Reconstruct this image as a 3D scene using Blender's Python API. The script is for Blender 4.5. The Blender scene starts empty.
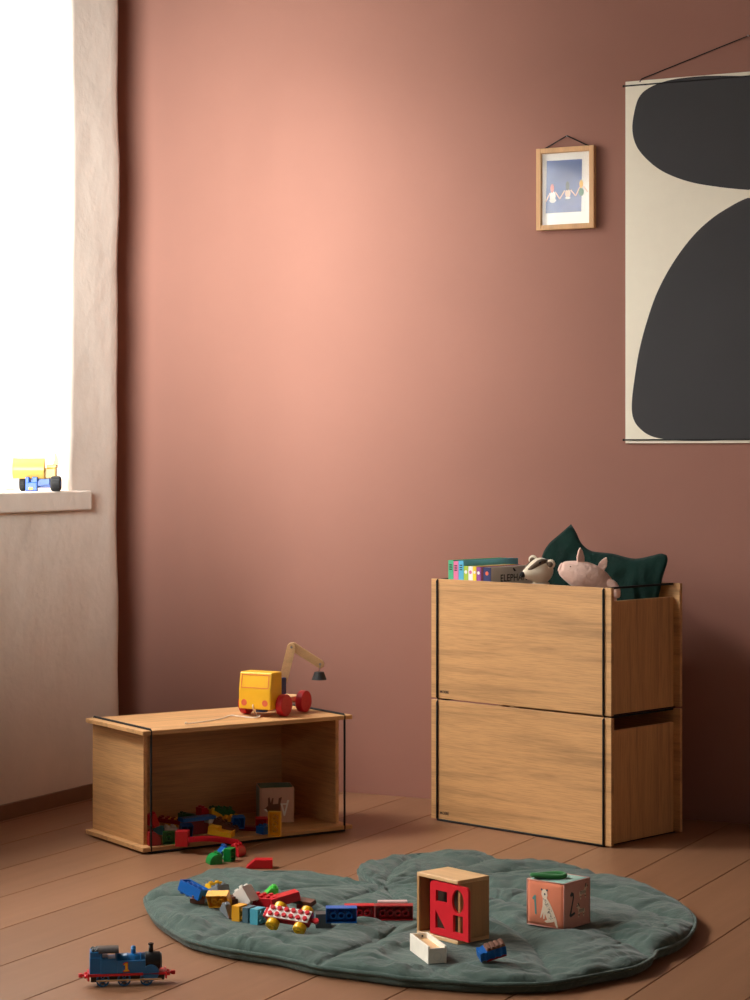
import bpy, bmesh, math, random
from mathutils import Vector, Matrix, noise
random.seed(7)
SC = bpy.context.scene
COL = SC.collection
PI = math.pi

# ------------------------------------------------------------------ camera model
F, HY, CX, CAMH = 2150.0, 455.0, 375.0, 1.0
CAMX, CAMY = 3.556, -5.663
RA = math.atan2(0.448, 0.894)
CA, SA = math.cos(RA), math.sin(RA)
DEG = math.pi / 180

def cw(X, Z, z=0.0):                       # distance right of / ahead of the viewer, height -> room coordinates
    return Vector((CA * X - SA * Z + CAMX, SA * X + CA * Z + CAMY, z))
def pw(px, py, z):                         # where the sight line meets the height z
    Z = F * (CAMH - z) / (py - HY)
    return cw((px - CX) / F * Z, Z, z)
def pz(px, py, Z):                         # at the distance Z
    return cw((px - CX) / F * Z, Z, CAMH - (py - HY) / F * Z)

# ------------------------------------------------------------------ materials
def lin(c):
    r = []
    for v in c:
        v /= 255.0
        r.append(v / 12.92 if v <= 0.04045 else ((v + 0.055) / 1.055) ** 2.4)
    return (*r, 1.0)
def new_mat(name):
    m = bpy.data.materials.new(name); m.use_nodes = True
    nt = m.node_tree; nt.nodes.clear()
    out = nt.nodes.new('ShaderNodeOutputMaterial')
    b = nt.nodes.new('ShaderNodeBsdfPrincipled')
    nt.links.new(b.outputs[0], out.inputs[0])
    return m, nt, b
def add(nt, t, **kw):
    n = nt.nodes.new(t)
    for k, v in kw.items():
        if k in n.inputs: n.inputs[k].default_value = v
        else: setattr(n, k, v)
    return n
def ramp(nt, fac, stops):
    r = nt.nodes.new('ShaderNodeValToRGB'); e = r.color_ramp.elements
    while len(e) < len(stops): e.new(0.5)
    for i, (p, c) in enumerate(stops): e[i].position = p; e[i].color = c
    nt.links.new(fac, r.inputs[0]); return r
def coords(nt, scale=(1, 1, 1), kind='Object'):
    tc = nt.nodes.new('ShaderNodeTexCoord'); mp = nt.nodes.new('ShaderNodeMapping')
    mp.inputs['Scale'].default_value = scale
    nt.links.new(tc.outputs[kind], mp.inputs['Vector']); return mp.outputs[0]
def mul(c, k): return (c[0] * k, c[1] * k, c[2] * k, 1)

def plain(name, c, rough=0.5, spec=0.5, var=0.06, scale=30, bump=0.0, bscale=200, coat=0.0, sheen=0.0):
    m, nt, b = new_mat(name); L = lin(c)
    v = coords(nt)
    n = add(nt, 'ShaderNodeTexNoise', Scale=scale, Detail=4.0); nt.links.new(v, n.inputs['Vector'])
    r = ramp(nt, n.outputs[0], [(0.3, mul(L, 1 - var)), (0.7, mul(L, 1 + var))])
    nt.links.new(r.outputs[0], b.inputs['Base Color'])
    b.inputs['Roughness'].default_value = rough
    b.inputs['Specular IOR Level'].default_value = spec
    if coat: b.inputs['Coat Weight'].default_value = coat
    if sheen:
        b.inputs['Sheen Weight'].default_value = sheen; b.inputs['Sheen Roughness'].default_value = 0.4
        b.inputs['Sheen Tint'].default_value = mul(L, 3)
    if bump:
        n2 = add(nt, 'ShaderNodeTexNoise', Scale=bscale, Detail=3.0); nt.links.new(v, n2.inputs['Vector'])
        bp = add(nt, 'ShaderNodeBump', Strength=bump, Distance=0.002); nt.links.new(n2.outputs[0], bp.inputs['Height'])
        nt.links.new(bp.outputs[0], b.inputs['Normal'])
    return m

def wood(name, c, axis=0, rough=0.5, contrast=1.0, fine=1.0):
    m, nt, b = new_mat(name); L = lin(c)
    s = [20 * fine] * 3; s[axis] = 0.9 * fine
    v = coords(nt, s)
    n = add(nt, 'ShaderNodeTexNoise', Scale=1.6, Detail=5.0, Roughness=0.62, Distortion=0.7); nt.links.new(v, n.inputs['Vector'])
    s2 = [260 * fine] * 3; s2[axis] = 7.0 * fine
    v2 = coords(nt, s2)
    n2 = add(nt, 'ShaderNodeTexNoise', Scale=2.0, Detail=3.0, Roughness=0.6); nt.links.new(v2, n2.inputs['Vector'])
    k = contrast
    r = ramp(nt, n.outputs[0], [(0.28, mul(L, 1 - 0.28 * k)), (0.5, L), (0.72, mul(L, 1 + 0.12 * k))])
    r2 = ramp(nt, n2.outputs[0], [(0.32, (0.70, 0.66, 0.62, 1)), (0.55, (1, 1, 1, 1))])
    mx = nt.nodes.new('ShaderNodeMixRGB'); mx.blend_type = 'MULTIPLY'; mx.inputs[0].default_value = 0.6 * k
    nt.links.new(r.outputs[0], mx.inputs[1]); nt.links.new(r2.outputs[0], mx.inputs[2])
    nt.links.new(mx.outputs[0], b.inputs['Base Color'])
    b.inputs['Roughness'].default_value = rough
    bp = add(nt, 'ShaderNodeBump', Strength=0.12, Distance=0.001); nt.links.new(n2.outputs[0], bp.inputs['Height'])
    nt.links.new(bp.outputs[0], b.inputs['Normal'])
    return m

def fabric(name, c, var=0.12, weave=900, bump=0.35, sheen=0.25, wr=0.0, wscale=18):
    m, nt, b = new_mat(name); L = lin(c); v = coords(nt)
    n = add(nt, 'ShaderNodeTexNoise', Scale=14.0, Detail=6.0, Roughness=0.65); nt.links.new(v, n.inputs['Vector'])
    r = ramp(nt, n.outputs[0], [(0.3, mul(L, 1 - var)), (0.7, mul(L, 1 + var))])
    nt.links.new(r.outputs[0], b.inputs['Base Color'])
    b.inputs['Roughness'].default_value = 0.9; b.inputs['Specular IOR Level'].default_value = 0.15
    b.inputs['Sheen Weight'].default_value = sheen
    n2 = add(nt, 'ShaderNodeTexNoise', Scale=weave, Detail=2.0); nt.links.new(v, n2.inputs['Vector'])
    bp = add(nt, 'ShaderNodeBump', Strength=bump, Distance=0.001); nt.links.new(n2.outputs[0], bp.inputs['Height'])
    last = bp
    if wr:
        n3 = add(nt, 'ShaderNodeTexNoise', Scale=wscale, Detail=5.0, Roughness=0.55, Distortion=1.2); nt.links.new(v, n3.inputs['Vector'])
        b3 = add(nt, 'ShaderNodeBump', Strength=wr, Distance=0.02); nt.links.new(n3.outputs[0], b3.inputs['Height'])
        nt.links.new(bp.outputs[0], b3.inputs['Normal']); last = b3
    nt.links.new(last.outputs[0], b.inputs['Normal'])
    return m

def wall_paint(name, c):
    m, nt, b = new_mat(name); L = lin(c); v = coords(nt)
    n = add(nt, 'ShaderNodeTexNoise', Scale=2.2, Detail=6.0, Roughness=0.6); nt.links.new(v, n.inputs['Vector'])
    r = ramp(nt, n.outputs[0], [(0.3, mul(L, 0.97)), (0.7, mul(L, 1.03))])
    nt.links.new(r.outputs[0], b.inputs['Base Color'])
    b.inputs['Roughness'].default_value = 0.75; b.inputs['Specular IOR Level'].default_value = 0.25
    n2 = add(nt, 'ShaderNodeTexNoise', Scale=160.0, Detail=3.0); nt.links.new(v, n2.inputs['Vector'])
    bp = add(nt, 'ShaderNodeBump', Strength=0.06, Distance=0.002); nt.links.new(n2.outputs[0], bp.inputs['Height'])
    nt.links.new(bp.outputs[0], b.inputs['Normal']); return m

def plaster(name, c):
    m, nt, b = new_mat(name); L = lin(c); v = coords(nt)
    n = add(nt, 'ShaderNodeTexNoise', Scale=5.0, Detail=7.0, Roughness=0.65); nt.links.new(v, n.inputs['Vector'])
    r = ramp(nt, n.outputs[0], [(0.3, mul(L, 0.93)), (0.7, mul(L, 1.04))])
    nt.links.new(r.outputs[0], b.inputs['Base Color']); b.inputs['Roughness'].default_value = 0.85
    n2 = add(nt, 'ShaderNodeTexNoise', Scale=9.0, Detail=6.0, Roughness=0.55); nt.links.new(v, n2.inputs['Vector'])
    bp = add(nt, 'ShaderNodeBump', Strength=0.3, Distance=0.02); nt.links.new(n2.outputs[0], bp.inputs['Height'])
    nt.links.new(bp.outputs[0], b.inputs['Normal']); return m

def floor_paint(name):
    m, nt, b = new_mat(name)
    v = coords(nt)
    sep = nt.nodes.new('ShaderNodeSeparateXYZ'); nt.links.new(v, sep.inputs[0])
    a = add(nt, 'ShaderNodeMath', operation='SUBTRACT'); nt.links.new(sep.outputs[0], a.inputs[0]); a.inputs[1].default_value = PLANK0
    d = add(nt, 'ShaderNodeMath', operation='DIVIDE'); nt.links.new(a.outputs[0], d.inputs[0]); d.inputs[1].default_value = PLANKW
    fl = add(nt, 'ShaderNodeMath', operation='FLOOR'); nt.links.new(d.outputs[0], fl.inputs[0])
    wn = add(nt, 'ShaderNodeTexWhiteNoise', noise_dimensions='1D'); nt.links.new(fl.outputs[0], wn.inputs['W'])
    L = lin((140, 101, 74))
    r = ramp(nt, wn.outputs[0], [(0.0, mul(L, 0.9)), (1.0, mul(L, 1.08))])
    v2 = coords(nt, (18, 0.8, 1))
    n = add(nt, 'ShaderNodeTexNoise', Scale=2.0, Detail=6.0, Roughness=0.6); nt.links.new(v2, n.inputs['Vector'])
    r2 = ramp(nt, n.outputs[0], [(0.3, (0.90, 0.89, 0.88, 1)), (0.7, (1.05, 1.05, 1.05, 1))])
    mx = nt.nodes.new('ShaderNodeMixRGB'); mx.blend_type = 'MULTIPLY'; mx.inputs[0].default_value = 1.0
    nt.links.new(r.outputs[0], mx.inputs[1]); nt.links.new(r2.outputs[0], mx.inputs[2])
    nt.links.new(mx.outputs[0], b.inputs['Base Color'])
    b.inputs['Roughness'].default_value = 0.38
    b.inputs['Specular IOR Level'].default_value = 0.4
    n3 = add(nt, 'ShaderNodeTexNoise', Scale=6.0, Detail=3.0); nt.links.new(v, n3.inputs['Vector'])
    bp = add(nt, 'ShaderNodeBump', Strength=0.08, Distance=0.01); nt.links.new(n3.outputs[0], bp.inputs['Height'])
    nt.links.new(bp.outputs[0], b.inputs['Normal'])
    return m

PLANK0, PLANKW = 0.030, 0.1972
M = {}
def plastic(key, c): M[key] = plain('plastic_' + key, c, rough=0.32, spec=0.5, var=0.02)
for k, c in dict(red=(196, 22, 36), dark_red=(150, 18, 26), yellow=(238, 182, 22), gold=(236, 166, 36), green=(16, 140, 62), dark_green=(10, 96, 48),
                 blue=(14, 96, 178), navy=(22, 62, 120), light_blue=(86, 176, 198), teal=(84, 112, 124), white=(236, 232, 224), grey=(128, 134, 138),
                 dark_grey=(78, 82, 82), brown=(96, 52, 36), pink_white=(226, 190, 186), roof_grey=(52, 48, 48), lime=(70, 190, 70), tractor_blue=(28, 84, 176), tractor_yellow=(214, 170, 82),
                 black=(22, 22, 24), loco_blue=(24, 104, 164), loco_red=(206, 34, 44), loco_tan=(190, 160, 120)).items():
    plastic(k, c)
M['oak_x'] = wood('oak_along_x', (208, 160, 107), 0, contrast=1.2)
M['oak_z'] = wood('oak_along_z', (208, 160, 107), 2, contrast=1.3)
M['beech'] = wood('beech', (222, 180, 130), 0, contrast=0.6)
M['beech_z_shaded'] = wood('beech_z_shaded', (184, 138, 88), 2, contrast=0.7)  # same beech, darkened: shade on the sorter's side put into the colour
M['sorter_shade'] = wood('sorter_shade_brown', (62, 42, 30), 0, contrast=0.6)  # dark brown paints the shade inside the shape sorter
M['frame_oak'] = wood('frame_oak', (214, 168, 118), 2, contrast=0.6)
M['cord'] = plain('black_elastic', (14, 14, 15), rough=0.8, bump=0.2, bscale=900)
M['terracotta'] = wall_paint('terracotta_paint', (157, 112, 98))
M['plaster'] = plaster('white_plaster', (214, 202, 190))
M['right_wall'] = wall_paint('pale_paint', (190, 178, 168))
M['ceiling'] = wall_paint('ceiling_paint', (140, 132, 124))
M['white_wood'] = plain('white_window_paint', (235, 233, 228), rough=0.45)
M['skirting'] = plain('skirting_paint', (120, 88, 64), rough=0.4)
M['floor'] = floor_paint('painted_boards')
M['ink'] = plain('poster_ink', (56, 56, 58), rough=0.75, var=0.05, scale=6)
M['paper'] = plain('poster_paper', (250, 244, 224), rough=0.8, var=0.01)
M['print_white'] = plain('print_paper', (246, 244, 236), rough=0.6, var=0.01)
M['print_blue'] = plain('print_blue', (92, 116, 168), rough=0.6, var=0.2, scale=9)
M['brand'] = plain('brand_ink', (66, 48, 34), rough=0.7)
M['mat'] = fabric('quilted_green_cotton', (70, 88, 81), var=0.14, sheen=0.2, wr=0.5, wscale=12)
M['velvet'] = fabric('dark_green_velvet', (10, 40, 34), var=0.3, sheen=0.08, wr=0.3, wscale=16)
M['pig'] = fabric('pink_plush', (240, 204, 188), var=0.05, bump=0.6, wr=0.35, wscale=30)
M['cream'] = fabric('cream_knit', (226, 214, 192), var=0.06, weave=420, bump=0.7)
M['badger_brown'] = fabric('brown_knit', (96, 78, 62), var=0.1, weave=420, bump=0.6)
M['black_felt'] = fabric('black_felt', (28, 26, 28))
M['coral'] = fabric('coral_cotton', (226, 132, 98), var=0.05)
M['rose'] = fabric('rose_cotton', (210, 152, 136), var=0.05)
M['blush'] = fabric('blush_cotton', (214, 176, 156), var=0.05)
M['aqua'] = fabric('aqua_cotton', (138, 178, 164), var=0.05)
M['leaf_green'] = fabric('green_cotton', (52, 118, 62), var=0.15)
M['p_teal'] = plain('print_teal', (96, 146, 140), rough=0.9)
M['p_dark'] = plain('print_dark', (58, 66, 70), rough=0.9)
M['p_cream'] = plain('print_cream', (236, 214, 188), rough=0.9)
M['p_brown'] = plain('print_brown', (122, 84, 68), rough=0.9)
M['p_spot'] = plain('print_spot', (96, 80, 72), rough=0.9)
M['truck_yellow'] = plain('yellow_paint', (240, 184, 36), rough=0.4, var=0.03)
M['truck_red'] = plain('red_paint', (196, 22, 40), rough=0.4, var=0.06)
M['truck_blue'] = plain('blue_paint', (36, 62, 128), rough=0.4)
M['p_orange'] = plain('orange_print', (226, 106, 70), rough=0.5)
M['magnet'] = plain('black_magnet', (48, 50, 50), rough=0.45)
M['steel'] = plain('steel', (150, 150, 150), rough=0.3); M['steel'].node_tree.nodes['Principled BSDF'].inputs['Metallic'].default_value = 1
M['string'] = fabric('white_string', (232, 222, 206))
M['sorter_red'] = plain('sorter_red_paint', (214, 28, 42), rough=0.4, var=0.03)
M['white_paint'] = plain('white_block_paint', (240, 232, 216), rough=0.5)
M['rubber'] = plain('black_rubber', (34, 34, 36), rough=0.7, bump=0.3, bscale=80)
for k, c in dict(bk_green=(70, 176, 130), bk_pink=(224, 120, 164), bk_blue=(84, 178, 214), bk_teal=(104, 190, 214), bk_lime=(168, 200, 70), bk_white=(240, 240, 238), bk_yellow=(244, 214, 52),
                 bk_purple=(150, 74, 150), bk_maroon=(98, 30, 52), bk_navy=(44, 54, 104), bk_grey=(226, 219, 212), bk_page=(232, 226, 212), bk_text=(38, 36, 38)).items():
    M[k] = plain(k, c, rough=0.45, var=0.03)

def curtain_mat():
    m = bpy.data.materials.new('sheer_voile'); m.use_nodes = True; nt = m.node_tree; nt.nodes.clear()
    out = nt.nodes.new('ShaderNodeOutputMaterial')
    t = nt.nodes.new('ShaderNodeBsdfTransparent'); t.inputs[0].default_value = (1, 1, 1, 1)
    tl = nt.nodes.new('ShaderNodeBsdfTranslucent'); tl.inputs[0].default_value = (0.93, 0.92, 0.9, 1)
    v = coords(nt); n = add(nt, 'ShaderNodeTexNoise', Scale=1500.0); nt.links.new(v, n.inputs['Vector'])
    r = add(nt, 'ShaderNodeMapRange'); r.inputs['To Min'].default_value = 0.28; r.inputs['To Max'].default_value = 0.5
    nt.links.new(n.outputs[0], r.inputs['Value'])
    mx = nt.nodes.new('ShaderNodeMixShader'); nt.links.new(r.outputs[0], mx.inputs[0])
    nt.links.new(t.outputs[0], mx.inputs[1]); nt.links.new(tl.outputs[0], mx.inputs[2])
    nt.links.new(mx.outputs[0], out.inputs[0]); return m
M['voile'] = curtain_mat()
def glass_mat(name):
    m = bpy.data.materials.new(name); m.use_nodes = True; nt = m.node_tree; nt.nodes.clear()
    out = nt.nodes.new('ShaderNodeOutputMaterial')
    t = nt.nodes.new('ShaderNodeBsdfTransparent'); g = nt.nodes.new('ShaderNodeBsdfGlossy'); g.inputs['Roughness'].default_value = 0.03
    lw = add(nt, 'ShaderNodeLayerWeight', Blend=0.5); pw_ = add(nt, 'ShaderNodeMath', operation='POWER'); pw_.inputs[1].default_value = 5.0
    nt.links.new(lw.outputs['Facing'], pw_.inputs[0]); fr = add(nt, 'ShaderNodeMath', operation='MULTIPLY_ADD'); fr.inputs[1].default_value = 0.8; fr.inputs[2].default_value = 0.035
    nt.links.new(pw_.outputs[0], fr.inputs[0]); mx = nt.nodes.new('ShaderNodeMixShader')
    nt.links.new(fr.outputs[0], mx.inputs[0]); nt.links.new(t.outputs[0], mx.inputs[1]); nt.links.new(g.outputs[0], mx.inputs[2])
    nt.links.new(mx.outputs[0], out.inputs[0]); return m
M['glass'] = glass_mat('clear_glass')

# ------------------------------------------------------------------ mesh helpers
class MB:
    """collects shapes into one bmesh with several materials"""
    def __init__(s): s.bm = bmesh.new(); s.mats = []
    def mi(s, m):
        if m not in s.mats: s.mats.append(m)
        return s.mats.index(m)
    def _tag(s, old, m, T, smooth=False):
        i = s.mi(m)
        nf = [f for f in s.bm.faces if f not in old]
        for f in nf: f.material_index = i; f.smooth = smooth
        if T is not None:
            vs = {v for f in nf for v in f.verts}
            bmesh.ops.transform(s.bm, matrix=T, verts=list(vs))
        return nf
    def box(s, m, x0, x1, y0, y1, z0, z1, bev=0.0, T=None, seg=2):
        old = set(s.bm.faces)
        r = bmesh.ops.create_cube(s.bm, size=1.0)
        for v in r['verts']:
            v.co = Vector((x0 if v.co.x < 0 else x1, y0 if v.co.y < 0 else y1, z0 if v.co.z < 0 else z1))
        if bev:
            es = {e for v in r['verts'] for e in v.link_edges}
            bmesh.ops.bevel(s.bm, geom=list(es), offset=bev, segments=seg, affect='EDGES', profile=0.5)
        return s._tag(old, m, T)
    def cyl(s, m, r, h, n=24, T=None, r2=None, bev=0.0, smooth=True):      # along z, base at 0
        old = set(s.bm.faces)
        bmesh.ops.create_cone(s.bm, cap_ends=True, segments=n, radius1=r, radius2=r if r2 is None else r2, depth=h,
                              matrix=Matrix.Translation((0, 0, h / 2)))
        if bev:
            nf = [f for f in s.bm.faces if f not in old]
            es = {e for f in nf if len(f.verts) > 4 for e in f.edges}
            bmesh.ops.bevel(s.bm, geom=list(es), offset=bev, segments=3, affect='EDGES', profile=0.5)
        nf = s._tag(old, m, T)
        for f in nf:
            if len(f.verts) == 4: f.smooth = smooth
        return nf
    def ring(s, m, r, ri, h, n=20, T=None):
        old = set(s.bm.faces); bm = s.bm
        L = [[bm.verts.new((rr * math.cos(2 * PI * k / n), rr * math.sin(2 * PI * k / n), z)) for k in range(n)] for rr, z in ((r, 0), (r, h), (ri, h), (ri, 0))]
        for k in range(n):
            k2 = (k + 1) % n
            for a in range(4):
                b = (a + 1) % 4
                bm.faces.new((L[a][k], L[a][k2], L[b][k2], L[b][k]))
        return s._tag(old, m, T)
    def poly(s, m, pts, z=0.0, T=None):                                     # flat polygon in xy
        old = set(s.bm.faces)
        f = s.bm.faces.new([s.bm.verts.new((p[0], p[1], z)) for p in pts])
        f.normal_update()
        if f.normal.z < 0: f.normal_flip()
        return s._tag(old, m, T)
    def prism(s, m, pts, z0, z1, T=None, bev=0.0):
        old = set(s.bm.faces)
        a = sum(pts[i][0] * pts[(i + 1) % len(pts)][1] - pts[(i + 1) % len(pts)][0] * pts[i][1] for i in range(len(pts)))
        if a < 0: pts = pts[::-1]
        lo = [s.bm.verts.new((p[0], p[1], z0)) for p in pts]; hi = [s.bm.verts.new((p[0], p[1], z1)) for p in pts]
        s.bm.faces.new(lo[::-1]); s.bm.faces.new(hi); n = len(pts)
        for i in range(n): s.bm.faces.new((lo[i], lo[(i + 1) % n], hi[(i + 1) % n], hi[i]))
        if bev:
            nf = [f for f in s.bm.faces if f not in old]
            bmesh.ops.bevel(s.bm, geom=list({e for f in nf for e in f.edges}), offset=bev, segments=2, affect='EDGES', profile=0.5)
        return s._tag(old, m, T)
    def tube(s, m, pts, rad, n=10, closed=False, T=None, caps=True):
        old = set(s.bm.faces); bm = s.bm
        pts = [Vector(p) for p in pts]; N = len(pts)
        rad = rad if isinstance(rad, (list, tuple)) else [rad] * N
        rings = []; up = None
        for i in range(N):
            if closed: t = (pts[(i + 1) % N] - pts[i - 1]).normalized()
            else: t = (pts[min(i + 1, N - 1)] - pts[max(i - 1, 0)]).normalized()
            if up is None:
                a = Vector((0, 0, 1)) if abs(t.z) < 0.9 else Vector((1, 0, 0)); up = (a - t * a.dot(t)).normalized()
            else:
                up = (up - t * up.dot(t)); up = up.normalized() if up.length > 1e-6 else t.orthogonal().normalized()
            sd = t.cross(up)
            rings.append([bm.verts.new(pts[i] + (up * math.cos(2 * PI * k / n) + sd * math.sin(2 * PI * k / n)) * rad[i]) for k in range(n)])
        for i in range(N if closed else N - 1):
            a, b = rings[i], rings[(i + 1) % N]
            for k in range(n): bm.faces.new((a[k], a[(k + 1) % n], b[(k + 1) % n], b[k]))
        if not closed and caps: bm.faces.new(rings[0][::-1]); bm.faces.new(rings[-1])
        return s._tag(old, m, T, True)
    def ball(s, m, r, T=None, n=20):
        old = set(s.bm.faces)
        bmesh.ops.create_uvsphere(s.bm, u_segments=n, v_segments=max(8, n // 2 + 2), radius=1.0, matrix=Matrix.Diagonal((*(r if isinstance(r, (tuple, list)) else (r, r, r)), 1)))
        return s._tag(old, m, T, True)
    def text(s, m, txt, size, T=None, ext=0.0, bold=0.0):
        cu = bpy.data.curves.new('t', 'FONT'); cu.body = txt; cu.size = size; cu.align_x = 'CENTER'; cu.align_y = 'CENTER'
        cu.offset = bold; cu.extrude = ext; cu.resolution_u = 3
        o = bpy.data.objects.new('t', cu); COL.objects.link(o)
        bpy.context.view_layer.update()
        me = bpy.data.meshes.new_from_object(o.evaluated_get(bpy.context.evaluated_depsgraph_get()))
        bpy.data.objects.remove(o); bpy.data.curves.remove(cu)
        old = set(s.bm.faces); s.bm.from_mesh(me); bpy.data.meshes.remove(me)
        return s._tag(old, m, T)
    def build(s, name, parent=None, normals=True):
        if normals: bmesh.ops.recalc_face_normals(s.bm, faces=s.bm.faces)
        me = bpy.data.meshes.new(name); s.bm.to_mesh(me); s.bm.free()
        for k in s.mats: me.materials.append(M[k] if isinstance(k, str) else k)
        o = bpy.data.objects.new(name, me); COL.objects.link(o)
        if parent: o.parent = parent
        return o

def tag(o, label=None, cat=None, group=None, kind=None):
    if label: o['label'] = label
    if cat: o['category'] = cat
    if group: o['group'] = group
    if kind: o['kind'] = kind
    return o
def empty(name, loc=(0, 0, 0), mat=None):
    o = bpy.data.objects.new(name, None); COL.objects.link(o); o.empty_display_size = 0.05
    if mat is not None: o.matrix_world = mat
    else: o.location = loc
    return o
def struct(o): o['kind'] = 'structure'; return o
def smooth_sub(o, lv=2):
    md = o.modifiers.new('sub', 'SUBSURF'); md.levels = lv; md.render_levels = lv
    for p in o.data.polygons: p.use_smooth = True
def Rz(d): return Matrix.Rotation(d * DEG, 4, 'Z')
def Rx(d): return Matrix.Rotation(d * DEG, 4, 'X')
def Ry(d): return Matrix.Rotation(d * DEG, 4, 'Y')
def Tr(*p): return Matrix.Translation(p if len(p) == 3 else p[0])
R0 = RA / DEG                                     # room angle of the viewer's right-hand direction
def spline(pts, n, closed=False):                 # Catmull-Rom
    pts = [Vector(p) for p in pts]; out = []; N = len(pts)
    segs = N if closed else N - 1
    for i in range(segs):
        g = (lambda j: pts[j % N]) if closed else (lambda j: pts[max(0, min(N - 1, j))])
        p0, p1, p2, p3 = g(i - 1), g(i), g(i + 1), g(i + 2)
        for k in range(n):
            t = k / n
            out.append(0.5 * ((2 * p1) + (p2 - p0) * t + (2 * p0 - 5 * p1 + 4 * p2 - p3) * t * t + (3 * p1 - p0 - 3 * p2 + p3) * t ** 3))
    if not closed: out.append(pts[-1])
    return out

# ------------------------------------------------------------------ the room
ROOMX, BACKY, CEIL, FRONTY = 4.6, 0.0, 3.0, -7.0
b = MB()                                          # boards with open joints
k = -3
while PLANK0 + k * PLANKW < ROOMX:
    x0 = PLANK0 + k * PLANKW
    b.box('floor', x0 + 0.0012, x0 + PLANKW - 0.0012, FRONTY, 0.02, -0.03, 0.0, bev=0.0008, seg=1); k += 1
b.box('brand', PLANK0 - 3 * PLANKW, ROOMX, FRONTY, 0.02, -0.05, -0.012)
struct(b.build('floor'))

b = MB(); b.box('terracotta', -0.6, ROOMX, 0.0, 0.12, -0.05, CEIL)
struct(b.build('wall_back'))
b = MB(); b.box('ceiling', -0.6, ROOMX + 0.1, FRONTY, 0.12, CEIL, CEIL + 0.1); struct(b.build('ceiling'))
b = MB(); b.box('right_wall', ROOMX, ROOMX + 0.1, FRONTY, 0.12, -0.05, CEIL); struct(b.build('wall_right'))

# left wall: old lumpy plaster with two window recesses
SILLZ = 0.897
WINDOWS = [(-0.518, -2.05, SILLZ, 2.42), (-2.75, -4.35, SILLZ, 2.42)]      # y far, y near, z low, z high
PIER_Y, BEND_Y, BEND_X = -0.268, -0.40, 0.0
def wallgrid():
    WIN = [(f, n_, lo - 0.028, hi) for f, n_, lo, hi in WINDOWS]
    bm = bmesh.new()
    def lines(vals, step):
        vals = sorted(set(vals)); out = []
        for a, c in zip(vals, vals[1:]):
            n = max(1, int(math.ceil((c - a) / step)))
            out += [a + (c - a) * i / n for i in range(n)]
        return out + [vals[-1]]
    ye = []
    for f, n_, lo, hi in WIN:
        for e in (f, n_): ye += [e - 0.018, e - 0.006, e, e + 0.006, e + 0.018]
    ys = lines([FRONTY, PIER_Y, BEND_Y, BEND_Y + 0.01, BEND_Y - 0.01, PIER_Y - 0.006, PIER_Y - 0.02] + ye, 0.035)
    ze = []
    for e in (WIN[0][2], WIN[0][3]): ze += [e - 0.018, e - 0.006, e, e + 0.006, e + 0.018]
    zs = lines([0.0, CEIL] + ze, 0.035)
    def rnd(d, r=0.02):                                            # rounded arris: how far the face falls back at distance d from it
        return 0.0 if d >= r else r - math.sqrt(max(0.0, r * r - (r - d) ** 2))
    def disp(x, y, z):
        q = Vector((x * 1.0 + 4.1, y, z))
        a = noise.noise(q * 2.1) * 0.008 + noise.noise(q * 8.0 + Vector((3, 1, 7))) * 0.003
        c = noise.noise(q * 2.3 + Vector((11, 5, 2))) * 0.006 + noise.noise(q * 7.0 + Vector((1, 9, 4))) * 0.004
        w = noise.noise(q * 3.7 + Vector((5, 21, 8))) * 0.006
        return Vector((a, c, w))
    V = {}
    def vert(x, y, z):
        k = (round(x, 5), round(y, 5), round(z, 5))
        if k not in V:
            d = disp(x, y, z)
            fall = 0.0
            if x == 0.0:
                fall = rnd(PIER_Y - y)
                for f, n_, lo, hi in WIN:
                    dy = max(y - f, n_ - y, 0.0); dz = max(lo - z, z - hi, 0.0)
                    fall = max(fall, rnd(math.hypot(dy, dz), 0.007))
            s = min(1.0, z / 0.05)
            V[k] = bm.verts.new((x - fall + d.x + BEND_X * max(0.0, (y - BEND_Y) / (PIER_Y - BEND_Y)), y + d.y * s, z + d.z * (1 if 0.1 < z < CEIL - 0.1 else 0)))
        return V[k]
    def inwin(y, z): return any(n_ < y < f and lo < z < hi for f, n_, lo, hi in WIN)
    for y0, y1 in zip(ys, ys[1:]):
        for z0, z1 in zip(zs, zs[1:]):
            if inwin((y0 + y1) / 2, (z0 + z1) / 2): continue
            bm.faces.new((vert(0.0, y0, z0), vert(0.0, y0, z1), vert(0.0, y1, z1), vert(0.0, y1, z0)))
    xs = [0.0, -0.008, -0.02] + [-0.02 - 0.28 * i / 8 for i in range(1, 9)]
    for x0, x1 in zip(xs, xs[1:]):                                  # pier end and the window reveals
        for z0, z1 in zip(zs, zs[1:]):
            bm.faces.new((vert(x0, PIER_Y, z0), vert(x0, PIER_Y, z1), vert(x1, PIER_Y, z1), vert(x1, PIER_Y, z0)))
            for f, n_, lo, hi in WIN:
                if lo - 1e-6 <= z0 and z1 <= hi + 1e-6:
                    for e in (f, n_): bm.faces.new((vert(x0, e, z0), vert(x0, e, z1), vert(x1, e, z1), vert(x1, e, z0)))
        for y0, y1 in zip(ys, ys[1:]):
            for f, n_, lo, hi in WIN:
                if n_ - 1e-6 <= y0 and y1 <= f + 1e-6:
                    for e in (lo, hi): bm.faces.new((vert(x0, y0, e), vert(x0, y1, e), vert(x1, y1, e), vert(x1, y0, e)))
    bmesh.ops.recalc_face_normals(bm, faces=bm.faces)
    for f in bm.faces: f.smooth = True
    me = bpy.data.meshes.new('wall_left'); bm.to_mesh(me); bm.free(); me.materials.append(M['plaster'])
    o = bpy.data.objects.new('wall_left', me); COL.objects.link(o); return o
wl = struct(wallgrid())
WIN = WINDOWS
b = MB()                                             # outer leaf of the wall and the closed end of the niche behind the pier
b.box('plaster', -0.42, -0.31, -0.52, 0.0, 0.0, CEIL)
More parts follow.
